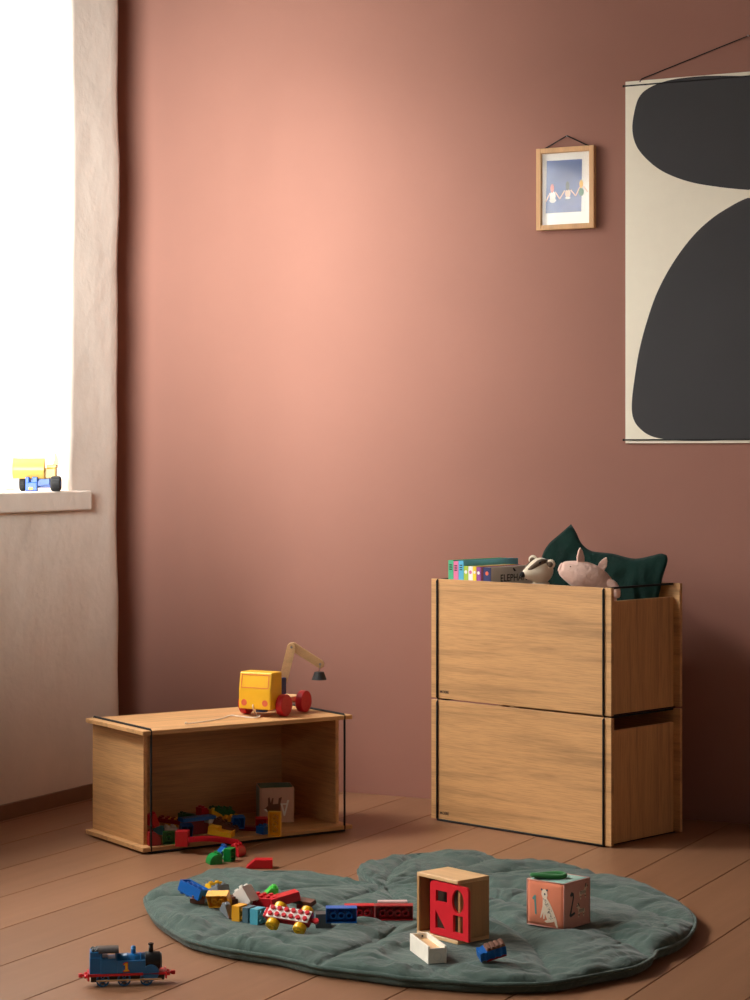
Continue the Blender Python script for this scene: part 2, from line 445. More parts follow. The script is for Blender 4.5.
b.box('plaster', -0.42, -0.31, WIN[0][1] + 0.01 - 0.72, WIN[0][1] - 0.01, 0.0, CEIL)
b.box('plaster', -0.42, -0.31, FRONTY, WIN[1][1] - 0.01, 0.0, CEIL)
for f, n_, lo, hi in WIN:
    b.box('plaster', -0.42, -0.31, n_ - 0.01, f + 0.013, 0.0, lo - 0.02); b.box('plaster', -0.42, -0.31, n_ - 0.01, f + 0.013, hi + 0.02, CEIL)
o = b.build('wall_outer', wl)
b = MB(); b.prism('skirting', [(0.012, FRONTY), (0.012, BEND_Y), (0.012 + BEND_X, PIER_Y), (BEND_X - 0.03, PIER_Y), (-0.025, BEND_Y), (-0.025, FRONTY)], 0.0, 0.041, bev=0.003); struct(b.build('baseboard_left'))

for i, (f, n_, lo, hi) in enumerate(WIN):
    w = struct(empty('window_%d' % (i + 1), (-0.25, (f + n_) / 2, lo)))
    W2 = (f - n_) / 2; Hh = hi - lo
    b = MB(); t = 0.055
    b.box('white_wood', -0.03, 0.03, -W2, -W2 + t, 0, Hh, 0.004); b.box('white_wood', -0.03, 0.03, W2 - t, W2, 0, Hh, 0.004)
    b.box('white_wood', -0.03, 0.03, -W2 + t, W2 - t, 0, t, 0.004); b.box('white_wood', -0.03, 0.03, -W2 + t, W2 - t, Hh - t, Hh, 0.004)
    b.box('white_wood', -0.025, 0.025, -t / 2, t / 2, t, Hh - t, 0.004)
    for q in (0.36, 0.68): b.box('white_wood', -0.015, 0.015, -W2 + t, W2 - t, Hh * q - 0.014, Hh * q + 0.014, 0.003)
    b.build('window_frame', w)
    b = MB(); b.box('glass', -0.003, 0.003, -W2 + t * 0.8, W2 - t * 0.8, t * 0.8, Hh - t * 0.8); b.build('window_pane', w)
    b = MB(); x0, x1 = -0.25 + 0.25, 0.28
    b.box('plaster', 0.02, 0.28, -W2 - 0.045, W2 + 0.063, -0.056, 0.0, 0.006, seg=3); b.build('window_sill', w)
    # voile
    cr = empty('sheer_curtain', (-0.165, (f + n_) / 2, lo + 0.004))
    tag(cr, ['white sheer curtain hanging in the window by the toy loader', 'white sheer curtain in the second window nearer the viewer'][i], 'curtain')
    bm = bmesh.new(); ny, nz = 260, 10; rows = []
    for a in range(ny + 1):
        y = -W2 + (2 * W2 + 0.006) * a / ny
        x = 0.011 * math.sin(y * 62 + 2.0 * math.sin(y * 9)) + 0.004 * math.sin(y * 151)
        rows.append([bm.verts.new((x * (1 - 0.25 * c / nz), y, (Hh - 0.03) * c / nz)) for c in range(nz + 1)])
    for a in range(ny):
        for c in range(nz): bm.faces.new((rows[a][c], rows[a + 1][c], rows[a + 1][c + 1], rows[a][c + 1])).smooth = True
    me = bpy.data.meshes.new('curtain_panel'); bm.to_mesh(me); bm.free(); me.materials.append(M['voile'])
    o = bpy.data.objects.new('curtain_panel', me); COL.objects.link(o); o.parent = cr
    b = MB(); b.tube('steel', [(0, -W2, Hh - 0.026), (0, W2, Hh - 0.026)], 0.006); b.build('curtain_rod', cr)

# ------------------------------------------------------------------ oak storage boxes with black elastic
BW, BD, BH, BT, BE, BS = 0.624, 0.303, 0.326, 0.011, 0.020, 0.036
def storage_box(run):
    root = empty('storage_box')
    for s in (-1, 1):
        b = MB(); b.box('oak_x', -BW / 2, BW / 2, -BT / 2, BT / 2, 0, BH, 0.0009, seg=1)
        p = b.build('panel', root); p.location = (0, s * (BD / 2 - BT / 2), 0)
        if s < 0:
            b = MB(); b.text('brand', 'MOEBE', 0.0105, Tr(-BW / 2 + 0.049, -BT / 2 - 0.0004, 0.018) @ Rx(90), bold=0.0003); b.build('brand_mark', p)
    for s in (-1, 1):
        b = MB(); b.box('oak_z', -BT / 2, BT / 2, -BD / 2 + BT + 0.0003, BD / 2 - BT - 0.0003, 0.0, BH - BS, 0.0009, seg=1)
        p = b.build('side_panel', root); p.location = (s * (BW / 2 - BE - BT / 2), 0, 0)
    b = MB(); b.box('oak_x', -BW / 2 + BE + BT, BW / 2 - BE - BT, -BD / 2 + BT + 0.0003, BD / 2 - BT - 0.0003, 0.0, BT); b.build('base_panel', root)
    r = 0.0029; o_ = BD / 2 + r * 0.9
    for s in (-1, 1):
        x = s * (BW / 2 - 0.024)
        b = MB()
        pts = []
        for (y, z) in ((-o_, -0.0009), (-o_, BH - 0.0020), (o_, BH - 0.0020), (o_, -0.0009)):
            dy = -0.004 * (1 if y > 0 else -1); dz = 0.004 * (1 if z < 0 else -1)
            a = (x, y, z + dz); c = (x, y + dy, z)
            first_vertical = (y < 0) == (z < 0)
            pts += ([c, a] if first_vertical else [a, c])
        b.tube('cord', pts, r, 8, closed=True); b.build('elastic_cord', root)
    if run is not None:
        b = MB(); y, z = run
        b.tube('cord', [(-BW / 2 + 0.024, y, z), (BW / 2 - 0.024, y, z)], r, 8); b.build('elastic_cord', root)
    return root
def copy_tree(o, parent=None):
    c = o.copy(); COL.objects.link(c); c.parent = parent
    for ch in list(o.children): copy_tree(ch, c)
    return c
SA_ = -44.3
CBX, CBZ = 0.3775 - math.sin(SA_ * DEG) * BD / 2, 5.683 + math.cos(SA_ * DEG) * BD / 2
sc = cw(CBX, CBZ)
low = storage_box((-BD / 2 - 0.0015, -0.0008))
BM_low = Tr(sc.x, sc.y, 0.0040) @ Rz(R0 + SA_)
low.matrix_world = BM_low
tag(low, 'lower oak storage box of the stack standing on the floor by the wall', 'storage box', 'oak storage boxes with black elastic')
top = storage_box(None)
BM_top = Tr(sc.x, sc.y, 0.0040 + BH + 0.0051) @ Rz(R0 + SA_)
top.matrix_world = BM_top
tag(top, 'upper oak storage box of the stack filled with books and soft toys', 'storage box', 'oak storage boxes with black elastic')
LA = 33.5
lyd = (-math.sin(LA * DEG), math.cos(LA * DEG)); BHL = BH
lie = storage_box((-BD / 2 - 0.002, BH - 0.001))
LZ0 = 0.0057
lc = cw(-0.32 + lyd[0] * BHL, 5.5475 + lyd[1] * BHL)
BM_lie = Tr(lc.x, lc.y, LZ0 + BD / 2) @ Rz(R0 + LA) @ Rx(90)
lie.matrix_world = BM_lie
tag(lie, 'oak storage box lying on its side with toy bricks spilling out', 'storage box', 'oak storage boxes with black elastic')
LFLOOR = LZ0 + BT            # inside bottom of the lying box
LTOP = LZ0 + BD


# ------------------------------------------------------------------ on the back wall
def wallpt(px, py, y=0.0):
    X = (px - CX) / F; t = (y - CAMY) / (SA * X + CA)
    return (CAMX + (CA * X - SA) * t, CAMH - (py - HY) / F * t)
PX0 = wallpt(626, 100)[0]; PXC = PX0 + 0.352; PZ1 = wallpt(626, 82)[1]; PZ0 = wallpt(626, 443.3)[1]
post = empty('hanging_poster', (PXC, -0.0015, PZ0))
tag(post, 'large cream poster with two rounded black shapes hanging on the terracotta wall', 'poster')
b = MB(); PH = PZ1 - PZ0
b.box('paper', -0.352, 0.352, -0.0035, -0.0015, 0, PH, 0.0003, seg=1)
def shape(pts):
    q = []
    for p in pts:
        x, z = wallpt(*p); q.append((x - PXC, z - PZ0, 0))
    q = [p for p in q if p[0] <= 0.0]
    q = q + [(-p[0], p[1], 0) for p in q[::-1] if p[0] < -0.004]
    return [(p.x, p.y) for p in spline(q, 8, True)]
T = Tr(0, -0.0037, 0) @ Rx(90)
b.poly('ink', shape([(745, 76.3), (715, 76), (690, 77.5), (668, 81), (650, 88), (640, 97), (635, 112), (633, 130), (637, 146), (648, 160), (665, 172.5), (690, 182), (718, 187), (745, 189.8)]), 0, T)
b.poly('ink', shape([(746, 199), (732, 206), (712, 219), (692, 238), (673, 264), (658, 292), (648, 320), (640, 350), (635, 380), (632.5, 402), (633.5, 417), (640, 428), (653, 436.5), (675, 440.3), (700, 441), (725, 440.3), (746, 439)]), 0, T)
b.build('poster_sheet', post)
for zz in (PH - 0.0125, 0.0095):
    b = MB(); b.tube('cord', [(-0.3565, -0.0055, zz), (0.3565, -0.0055, zz)], 0.0019, 8)
    for s in (-1, 1): b.ball('cord', 0.0032, Tr(s * 0.3565, -0.0055, zz), 10)
    b.build('poster_rod', post)
nz_ = wallpt(750, 36)[1] - PZ0
b = MB(); b.tube('cord', [(-0.31, -0.003, PH - 0.004), (-0.305, -0.003, PH + 0.004), (0, -0.004, nz_), (0.305, -0.003, PH + 0.004), (0.31, -0.003, PH - 0.004)], 0.0016, 6); b.build('hanging_cord', post)
b = MB(); b.cyl('steel', 0.002, 0.012, 10, Tr(0, 0.0015, nz_) @ Rx(90)); b.build('nail', post)

fx0, fz1 = wallpt(537.3, 149.3, -0.012); fx1, _ = wallpt(595, 145, -0.012); _, fz0 = wallpt(536.5, 231, -0.012)
FW, FH = fx1 - fx0, fz1 - fz0
fr = empty('picture_frame', ((fx0 + fx1) / 2, -0.0015, fz0))
tag(fr, 'small light oak picture frame hanging left of the big poster', 'picture frame')
w_ = 0.0145; b = MB()
for s in (-1, 1): b.box('frame_oak', s * FW / 2 - (w_ if s > 0 else 0), s * FW / 2 + (w_ if s < 0 else 0), -0.02, 0, 0, FH, 0.001, seg=1)
b.box('frame_oak', -FW / 2 + w_, FW / 2 - w_, -0.0199, 0, 0.0, w_, 0.001, seg=1); b.box('frame_oak', -FW / 2 + w_, FW / 2 - w_, -0.0199, 0, FH - w_, FH, 0.001, seg=1)
b.build('frame', fr)
b = MB(); b.box('print_white', -FW / 2 + w_ * 0.6, FW / 2 - w_ * 0.6, -0.008, -0.006, w_ * 0.6, FH - w_ * 0.6)
def fp(px, py):
    x, z = wallpt(px, py, -0.008); return (x - (fx0 + fx1) / 2, z - fz0)
T = Tr(0, -0.0083, 0) @ Rx(90); T2 = Tr(0, -0.0086, 0) @ Rx(90); T3 = Tr(0, -0.0089, 0) @ Rx(90)
b.poly('print_blue', [fp(547, 161.2), fp(582.3, 159), fp(581.5, 211.5), fp(546, 213.5)], 0, T)
M['skin'] = plain('print_skin', (240, 206, 184), rough=0.7); M['hair_pink'] = plain('print_pink', (222, 140, 128), rough=0.7)
M['hair_grey'] = plain('print_slate', (92, 108, 112), rough=0.7); M['hair_yellow'] = plain('print_yellow', (236, 184, 60), rough=0.7); M['dress_green'] = plain('print_green', (72, 132, 104), rough=0.7)
def stroke(m, a, c, r, TT):
    ax, az = fp(*a); cx_, cz = fp(*c); d = Vector((cx_ - ax, cz - az, 0)); n = Vector((-d.y, d.x, 0)).normalized() * r
    b.poly(m, [(ax + n.x, az + n.y), (cx_ + n.x, cz + n.y), (cx_ - n.x, cz - n.y), (ax - n.x, az - n.y)], 0, TT)
def ell(m, c, rx, rz, TT, n=16):
    x, z = fp(*c); b.poly(m, [(x + rx * math.cos(2 * PI * k / n), z + rz * math.sin(2 * PI * k / n)) for k in range(n)], 0, TT)
for a, c in (((546, 202), (550.5, 193)), ((555.5, 192), (560, 199)), ((560, 199), (565, 190.5)), ((571, 190), (576, 196)), ((576, 196), (580, 187)), ((584, 186.5), (588, 192))):
    stroke('skin', a, c, 0.0017, T2)
ell('print_white', (553, 196.5), 0.0088, 0.0150, T2); ell('print_white', (553, 200.5), 0.0100, 0.0070, T2); ell('skin', (568, 193.5), 0.0082, 0.0120, T2); ell('print_white', (568, 198), 0.0085, 0.0034, T3); ell('dress_green', (581.5, 192), 0.0078, 0.0115, T2)
ell('hair_pink', (552.5, 188.5), 0.0056, 0.0125, T3); ell('hair_grey', (567.8, 186), 0.0058, 0.0130, T3); ell('hair_yellow', (581.5, 184), 0.0056, 0.0120, T3)
b.build('print', fr)
b = MB(); b.box('glass', -FW / 2 + w_ * 0.6, FW / 2 - w_ * 0.6, -0.0135, -0.0115, w_ * 0.6, FH - w_ * 0.6); b.build('glass', fr)
nz2 = wallpt(568, 136)[1] - fz0; nx2 = wallpt(568, 136)[0] - (fx0 + fx1) / 2
b = MB(); b.tube('cord', [(-FW / 2 + 0.014, -0.006, FH - 0.003), (nx2, -0.006, nz2), (FW / 2 - 0.014, -0.006, FH - 0.003)], 0.0019, 6); b.build('hanging_cord', fr)
b = MB(); b.cyl('steel', 0.0016, 0.012, 10, Tr(nx2, 0.0015, nz2 - 0.002) @ Rx(90)); b.build('nail', fr)

# ------------------------------------------------------------------ toy loader on the sill
c0 = Vector((-0.035, -0.637, SILLZ))
tl = empty('toy_loader', mat=Tr(c0) @ Rz(R0))
tag(tl, 'yellow and blue toy loader with black wheels on the window sill', 'toy vehicle')
b = MB(); pr = []
for k in range(13):
    t = k / 12; z = 0.036 + 0.058 * t; pr.append((-0.010 + 0.018 * math.cos((t - 0.45) * 2.6) * -1 + 0.012, z))
prof = [(y, z) for y, z in pr] + [(y + 0.004, z) for y, z in pr[::-1]]
b.prism('tractor_yellow', prof, -0.068, 0.022, Matrix(((0, 0, 1, 0), (1, 0, 0, 0), (0, 1, 0, 0), (0, 0, 0, 1))))
for x in (-0.068, 0.020): b.prism('tractor_yellow', pr + [(0.010, 0.060)], x, x + 0.002, Matrix(((0, 0, 1, 0), (1, 0, 0, 0), (0, 1, 0, 0), (0, 0, 0, 1))))
b.build('bucket', tl)
b = MB(); b.box('tractor_yellow', -0.03, 0.052, 0.004, 0.036, 0.036, 0.066, 0.003); b.box('tractor_yellow', 0.026, 0.054, 0.004, 0.036, 0.066, 0.076, 0.002); b.build('body', tl)
b = MB(); b.prism('tractor_yellow', [(0.042, 0.076), (0.058, 0.076), (0.055, 0.092), (0.050, 0.108), (0.046, 0.108), (0.046, 0.09)], -0.004, 0.004, Tr(0, 0.022, 0) @ Rx(90)); b.build('cab_post', tl)
b = MB(); b.box('tractor_blue', -0.028, 0.045, 0.002, 0.034, 0.010, 0.036, 0.002)
b.prism('tractor_blue', [(0.002, 0.014), (0.036, 0.020), (0.036, 0.036), (0.018, 0.034), (0.002, 0.028)], 0.002, 0.012, Rx(90)); b.build('chassis', tl)
b = MB()
b.box('tractor_blue', -0.031, 0.003, -0.020, 0.002, 0.001, 0.026, 0.002); b.box('tractor_blue', -0.031, -0.020, -0.019, 0.002, 0.024, 0.041, 0.002); b.box('tractor_blue', -0.012, 0.003, -0.019, 0.002, 0.024, 0.041, 0.002)
b.build('front_bracket', tl)
b = MB(); b.box('gold', -0.021, -0.009, -0.022, -0.018, 0.004, 0.012, 0.001); b.build('lamp', tl)
def wheel_mb(r, w):
    b = MB(); b.cyl('rubber', r, w, 28, Ry(90) @ Tr(0, 0, -w / 2), bev=0.004)
    for k in range(18):
        a = 2 * PI * k / 18; b.box('rubber', -w / 2 + 0.004, w / 2 - 0.004, -0.0016, 0.0016, r - 0.001, r + 0.0012, T=Rx(math.degrees(a)))
    b.cyl('tractor_blue', r * 0.45, w + 0.002, 20, Ry(90) @ Tr(0, 0, -w / 2 - 0.001)); return b
for (x, y) in ((0.055, -0.012), (-0.044, 0.022)):
    o = wheel_mb(0.0205, 0.028 if x > 0 else 0.018).build('wheel', tl); o.location = (x, y, 0.0217)

# ------------------------------------------------------------------ things in the upper box
def bl(u, v, z): return BM_top @ Vector((u, v, z))       # upper box: along front, into depth, above its base
IB = BT + 0.0006
books = [('bk_green', 'bk_green', 0.0185, .366, .222, 'tall green book at the left end of the row in the upper box'),
         ('bk_pink', 'bk_pink', 0.0180, .364, .220, 'tall pink book second from the left in the row'),
         ('bk_blue', 'bk_teal', 0.0185, .366, .228, 'tall book with light blue spine and teal cover rising behind the smaller books'),
         ('bk_lime', 'bk_lime', .0160, .352, .172, 'lime green book beside the tall blue book'),
         ('bk_white', 'bk_white', .0160, .352, .172, 'white spined book between the lime and the yellow one'),
         ('bk_yellow', 'bk_yellow', .0125, .352, .170, 'yellow book between the white and the purple one'),
         ('bk_purple', 'bk_purple', .0150, .351, .172, 'purple book next to the yellow one in the row'),
         ('bk_maroon', 'bk_maroon', .0080, .350, .170, 'thin maroon book between the purple and the navy one'),
         ('bk_navy', 'bk_grey', .0270, .351, .180, 'navy spined book with grey cover lettered ELEPHANT at the right end')]
u = -BW / 2 + BE + BT + 0.019
for spine, cover, w_, h_, d_, lab in books:
    rt = empty('book', mat=BM_top @ Tr(u + w_ / 2, -0.137, IB))
    tag(rt, lab, 'book', 'picture books in the upper box')
    w2 = w_ / 2; b = MB(); ct = 0.0012
    for s in (-1, 1): b.box(cover, min(s * w2, s * (w2 - ct)), max(s * w2, s * (w2 - ct)), 0.0015, d_, 0, h_, 0.0003, seg=1)
    b.box(spine, -w2, w2, 0, 0.0018, 0, h_, 0.0005, seg=1)
    cov = b.build('cover', rt)
    b = MB(); b.box('bk_page', -w2 + ct, w2 - ct, 0.0019, d_ - 0.003, 0.003, h_ - 0.003); b.build('pages', rt)
    b = MB()
    if w_ > 0.017 and spine != 'bk_navy':
        for q in range(3): b.box('bk_text', -w2 * 0.5, w2 * 0.5, -0.0006, 0.0001, h_ - 0.014 - q * 0.006, h_ - 0.011 - q * 0.006)
    elif w_ > 0.009:
        b.cyl({'bk_white': 'bk_pink', 'bk_navy': 'p_orange'}.get(spine, 'bk_white'), min(w2 * 0.62, 0.0055), 0.0006, 14, Tr(0, 0.0001, h_ - 0.016) @ Rx(90))
    if len(b.bm.faces): b.build('spine_label', rt)
    if spine == 'bk_navy':
        b = MB(); b.text('bk_text', 'ELEPHANT', 0.027, Tr(w2 + 0.0004, 0.103, h_ - 0.031) @ Rz(90) @ Rx(90), bold=0.0004)
        T = Tr(w2 + 0.0004, 0.098, h_ - 0.0095) @ Rz(90) @ Rx(90)
        b.poly('bk_text', [(-0.008, 0.004), (-0.004, 0.006), (0.001, 0.003), (0.007, -0.004), (0.003, -0.0035), (-0.002, -0.004), (-0.005, 0.000)], 0, T)
        b.build('cover_lettering', cov)
    u += w_ + 0.0006

# badger: knitted head on a body that goes down into the box
bz0 = BM_top.translation.z
def in_top(px, v):            # u for a picture column at depth v
    k = (px - CX) / F
    cs, sn = math.cos(SA_ * DEG), -math.sin(SA_ * DEG)
    return (k * (CBZ + cs * v) - CBX - sn * v) / (cs + sn * k)
def zbox(u, v): return CBZ + math.sin(SA_ * DEG) * u + math.cos(SA_ * DEG) * v
def zpx(py, u, v): return 1 - (py - HY) / F * zbox(u, v) - bz0
v = -0.082; u = in_top(540, v); hz = zpx(570.5, u, v)
bd = empty('badger_soft_toy', mat=BM_top @ Tr(u, v, IB) @ Rz(-SA_))     # faces the viewer's way: local x = right of picture
tag(bd, 'cream knitted badger soft toy with brown eye stripe looking over the box rim', 'soft toy')
hz -= IB
b = MB(); b.tube('cream', [(0, 0, 0.001), (0.002, 0, 0.05), (0.004, 0, 0.15), (0.004, 0, 0.25), (0.002, 0, hz - 0.015)], [0.02, 0.045, 0.048, 0.036, 0.026], 16)
o = b.build('body', bd); smooth_sub(o, 1)
hd = Vector((-0.80, -0.26, -0.17)).normalized()
b = MB(); c = Vector((0.002, 0, hz))
pts = [c - hd * 0.034, c - hd * 0.031, c - hd * 0.018, c, c + hd * 0.018, c + hd * 0.032, c + hd * 0.046, c + hd * 0.053]
b.tube('cream', pts, [0.004, 0.016, 0.031, 0.0365, 0.031, 0.021, 0.0135, 0.006], 20); o = b.build('head', bd); smooth_sub(o, 2)
hd_o = o
b = MB(); q = c + hd * 0.052; b.ball('black_felt', (0.0095, 0.0085, 0.008), Tr(q)); b.build('nose', bd)
upv = Vector((0, 0, 1)); side = hd.cross(upv).normalized(); upn = side.cross(hd).normalized()
def onhead(f, a, off=0.0):    # a point on the head: f along the snout, a degrees from the crown towards the viewer
    R_ = {-0.02: 0.031, 0.0: 0.0365, 0.01: 0.0345, 0.02: 0.0295, 0.03: 0.0225, 0.038: 0.0175}[f] + off
    return c + hd * f + (upn * math.cos(a * DEG) + side * math.sin(a * DEG)) * R_
sgn = 1 if side.y < 0 else -1
for a in (62,):
    for sg in (1, -1):
        b = MB()
        for off in (0,):
            P = [onhead(f, sg * sgn * aa, -0.0022) for f, aa in ((-0.02, 40), (0.0, 42), (0.01, 44), (0.02, 46), (0.03, 46), (0.038, 44))]
            b.tube('badger_brown', P, [0.005, 0.0082, 0.0085, 0.0075, 0.006, 0.003], 10)
        o = b.build('eye_stripe', bd)
        b = MB(); b.ball('black_felt', 0.0034, Tr(onhead(0.01, sg * sgn * 50, 0.004))); b.build('eye', bd)
for px, py, dd in ((534, 561.5, 0.012), (550.5, 565.0, -0.026)):
    k = (px - 541) / F * 5.75; z = hz + (572 - py) / F * 5.75
    b = MB(); b.ball('cream', (0.0125, 0.006, 0.0125), Tr(k + 0.001, dd, z) @ Rz(-25)); b.ball('badger_brown', (0.008, 0.004, 0.008), Tr(k - 0.001, dd - 0.004, z - 0.001) @ Rz(-25)); b.build('ear', bd)

# pig: head rests over the rim
v = -0.088; u = in_top(580, v)
pg = empty('pig_soft_toy', mat=BM_top @ Tr(u, v, IB) @ Rz(-SA_))
tag(pg, 'pale pink pig soft toy with pointed ears slumped over the box corner', 'soft toy')
def pl(px, py, dy=0.0):                   # picture position -> pig coordinates
    Zp = zbox(u, v) + dy
    return Vector(((px - 580) / F * Zp, dy, 1 - (py - HY) / F * Zp - bz0 - IB))
b = MB()
b.tube('pig', [pl(560, 567), pl(562, 568), pl(568, 570.5), pl(577, 574), pl(588, 577.5), pl(600, 583), pl(606, 592), Vector((0.050, 0.012, 0.20)), Vector((0.038, 0.014, 0.09)), Vector((0.036, 0.014, 0.02)), Vector((0.036, 0.014, 0.001))],
       [0.012, 0.020, 0.0275, 0.037, 0.041, 0.037, 0.036, 0.040, 0.047, 0.040, 0.018], 20)
o = b.build('body', pg); smooth_sub(o, 2)
for (px, py, lean, tz) in ((580.5, 562, 4, 25), (600, 568, 24, -10)):
    b = MB(); h_ = 0.044 if px < 590 else 0.038
    prof = [(-0.010, 0), (0.010, 0), (0.0115, h_ * 0.4), (0.007, h_ * 0.8), (0.001, h_), (-0.005, h_ * 0.8), (-0.011, h_ * 0.4)]
    b.prism('pig', prof, -0.003, 0.003, Tr(pl(px, py + 2, -0.008)) @ Rz(tz) @ Ry(-lean if px < 590 else lean) @ Rx(90), bev=0.002)
    b.build('ear', pg)
b = MB(); P = [pl(604, 585, -0.01), pl(611, 584, -0.025), pl(615.5, 588, -0.03), pl(616, 596, -0.03)]
b.tube('pig', P + [P[-1] + Vector((0, 0, -0.006))], [0.02, 0.0155, 0.011, 0.0105, 0.005], 14); o = b.build('leg', pg); smooth_sub(o, 1)
b = MB(); b.tube('pig', [pl(558.8, 566.5), pl(561, 567.5)], [0.0118, 0.0150], 16); o = b.build('snout', pg); smooth_sub(o, 2)
b = MB(); b.ball('p_brown', 0.0018, Tr(pl(569.5, 566.5, -0.0255))); b.build('eye', pg)

# dark green velvet cushion standing behind them
def cz(px): return 5.792 - (px - 604) * 0.0019
def cpt(px, py): return pz(px, py, cz(px))
def cbot(px, z):
    Z = cz(px); return cw((px - CX) / F * Z, Z, z)
zb = bz0 + IB + 0.003
BLp, BRp = cbot(575, zb), cbot(622, zb)
left = spline([BLp, cpt(560, 640), cpt(545, 585), cpt(541, 562), cpt(547, 546), cpt(561, 533), cpt(571, 524)], 6)
right = spline([BRp, cpt(640, 640), cpt(657, 603), cpt(662.5, 578), cpt(667.5, 562), cpt(667, 555.5)], 6)
topc = spline([cpt(571, 524), cpt(576, 532), cpt(582, 544), cpt(592, 551), cpt(612, 553.5), cpt(634, 558.5), cpt(650, 556), cpt(661, 553.5), cpt(667, 555.5)], 6)
botc = [BLp.lerp(BRp, i / 20) for i in range(21)]
def samp(poly, t):
    d = [0.0]
    for a, c_ in zip(poly, poly[1:]): d.append(d[-1] + (c_ - a).length)
    t *= d[-1]
    for i in range(len(poly) - 1):
        if t <= d[i + 1]: return poly[i].lerp(poly[i + 1], (t - d[i]) / max(1e-9, d[i + 1] - d[i]))
    return poly[-1].copy()
bm = bmesh.new(); NU = 44; NV = 40; vf = Vector((SA, -CA, 0)); org = Vector((bl(0.1, 0.07, 0).x, bl(0.1, 0.07, 0).y, zb)); G = {}
for i in range(NU + 1):
    for j in range(NV + 1):
        a, c_ = i / NU, j / NV
        P = samp(botc, a) * (1 - c_) + samp(topc, a) * c_ + samp(left, c_) * (1 - a) + samp(right, c_) * a
        P -= (botc[0] * (1 - a) * (1 - c_) + botc[-1] * a * (1 - c_) + topc[0] * (1 - a) * c_ + topc[-1] * a * c_)
        th = 0.040 * (max(0, math.sin(PI * a)) ** 0.55) * (max(0, math.sin(PI * c_)) ** 0.55)
        wr = 0.008 * noise.noise(Vector((a * 7, c_ * 5, 3))) + 0.007 * noise.noise(Vector((a * 16 + c_ * 7, c_ * 4, 9))) + 0.004 * noise.noise(Vector((a * 34 + c_ * 12, c_ * 5, 1)))
        fold = -0.016 * math.exp(-((c_ - 0.80 + 0.05 * a) / 0.05) ** 2) * math.exp(-((a - 0.3) / 0.35) ** 2)
        for s in (1, -1):
            if s == -1 and (i in (0, NU) or j in (0, NV)): continue
            G[i, j, s] = bm.verts.new(P - org + vf * (s * th + (wr + fold * (s > 0)) * min(1, th / 0.02)))
for i in range(NU):
    for j in range(NV):
        for s in (1, -1):
            q = [G.get((x, y, s), G.get((x, y, 1))) for x, y in ((i, j), (i + 1, j), (i + 1, j + 1), (i, j + 1))]
            f = bm.faces.new(q if s > 0 else q[::-1]); f.smooth = True
bmesh.ops.recalc_face_normals(bm, faces=bm.faces)
me = bpy.data.meshes.new('cushion'); bm.to_mesh(me); bm.free(); me.materials.append(M['velvet'])
cu = bpy.data.objects.new('cushion', me); COL.objects.link(cu); cu.location = org
tag(cu, 'dark green velvet cushion stuffed in the upper box with its corners sticking out', 'cushion')

# ------------------------------------------------------------------ wooden crane truck on the lying box
tz = LTOP + 0.0006
base = pw(267.5, 714.5, tz)
ct = empty('crane_truck', mat=Tr(base) @ Rz(R0 - 28))       # local x: right side, -y: front
tag(ct, 'wooden toy crane truck with yellow cab and red wheels on top of the lying box', 'toy vehicle')
WR = 0.0290
b = MB()
prof = [(-0.034, 0.020), (-0.034, 0.072), (-0.026, 0.117), (0.026, 0.117), (0.026, 0.020)]
b.prism('truck_yellow', prof, -0.049, 0.049, Matrix(((0, 0, 1, 0), (1, 0, 0, 0), (0, 1, 0, 0), (0, 0, 0, 1))), bev=0.003); cab = b.build('cab', ct)
cab.location = (-0.003, -0.028, 0)
b = MB(); sl = math.degrees(math.atan2(0.008, 0.045))
T = Tr(0, -0.0345, 0.072) @ Rx(90 - sl)
for (x0, x1, y0, y1) in ((-0.042, 0.042, 0.004, 0.0056), (-0.042, 0.042, 0.038, 0.0396), (-0.042, -0.0404, 0.004, 0.0396), (0.0404, 0.042, 0.004, 0.0396)): b.box('p_orange', x0, x1, y0, y1, 0.0, 0.0006, T=T)
b.build('windscreen_outline', cab)
for s in (-1, 1):
    b = MB(); b.cyl('p_orange', 0.0085, 0.0008, 20, Tr(s * 0.032, -0.0338, 0.037) @ Rx(90)); b.build('headlight', cab)
b = MB(); b.box('beech', -0.034, 0.034, -0.0015, 0.128, 0.028, 0.042, 0.002); b.build('chassis', ct)
b = MB(); b.cyl('truck_blue', 0.016, 0.009, 20, Tr(0, -0.03, 0.0105)); b.build('hub_block', ct)
for (x, y) in ((0.0575, -0.012), (-0.0575, -0.012), (0.0575, 0.092), (-0.0575, 0.092)):
    b = MB(); b.cyl('truck_red', WR, 0.019, 40, Tr(0, 0, -0.0095), bev=0.002); b.cyl('truck_red', 0.0035, 0.021, 12, Tr(0, 0, -0.0105))
    o = b.build('wheel', ct); o.matrix_local = Tr(x, y, WR) @ Ry(90)
b = MB()
for y in (-0.012, 0.092):
    b = MB(); b.cyl('beech', 0.0035, 0.1, 12, Tr(-0.05, y, WR - 0.001) @ Ry(90)); b.build('axle', ct)
px_ = Vector((0.008, 0.036, 0.042))
b = MB(); b.cyl('truck_blue', 0.022, 0.010, 28, Tr(px_.x, px_.y, 0.0422))
b.box('truck_blue', px_.x + 0.012, px_.x + 0.022, px_.y - 0.013, px_.y + 0.013, 0.05, 0.096, 0.003); b.box('truck_blue', px_.x - 0.022, px_.x - 0.012, px_.y - 0.013, px_.y + 0.013, 0.05, 0.096, 0.003); b.build('crane_post', ct)
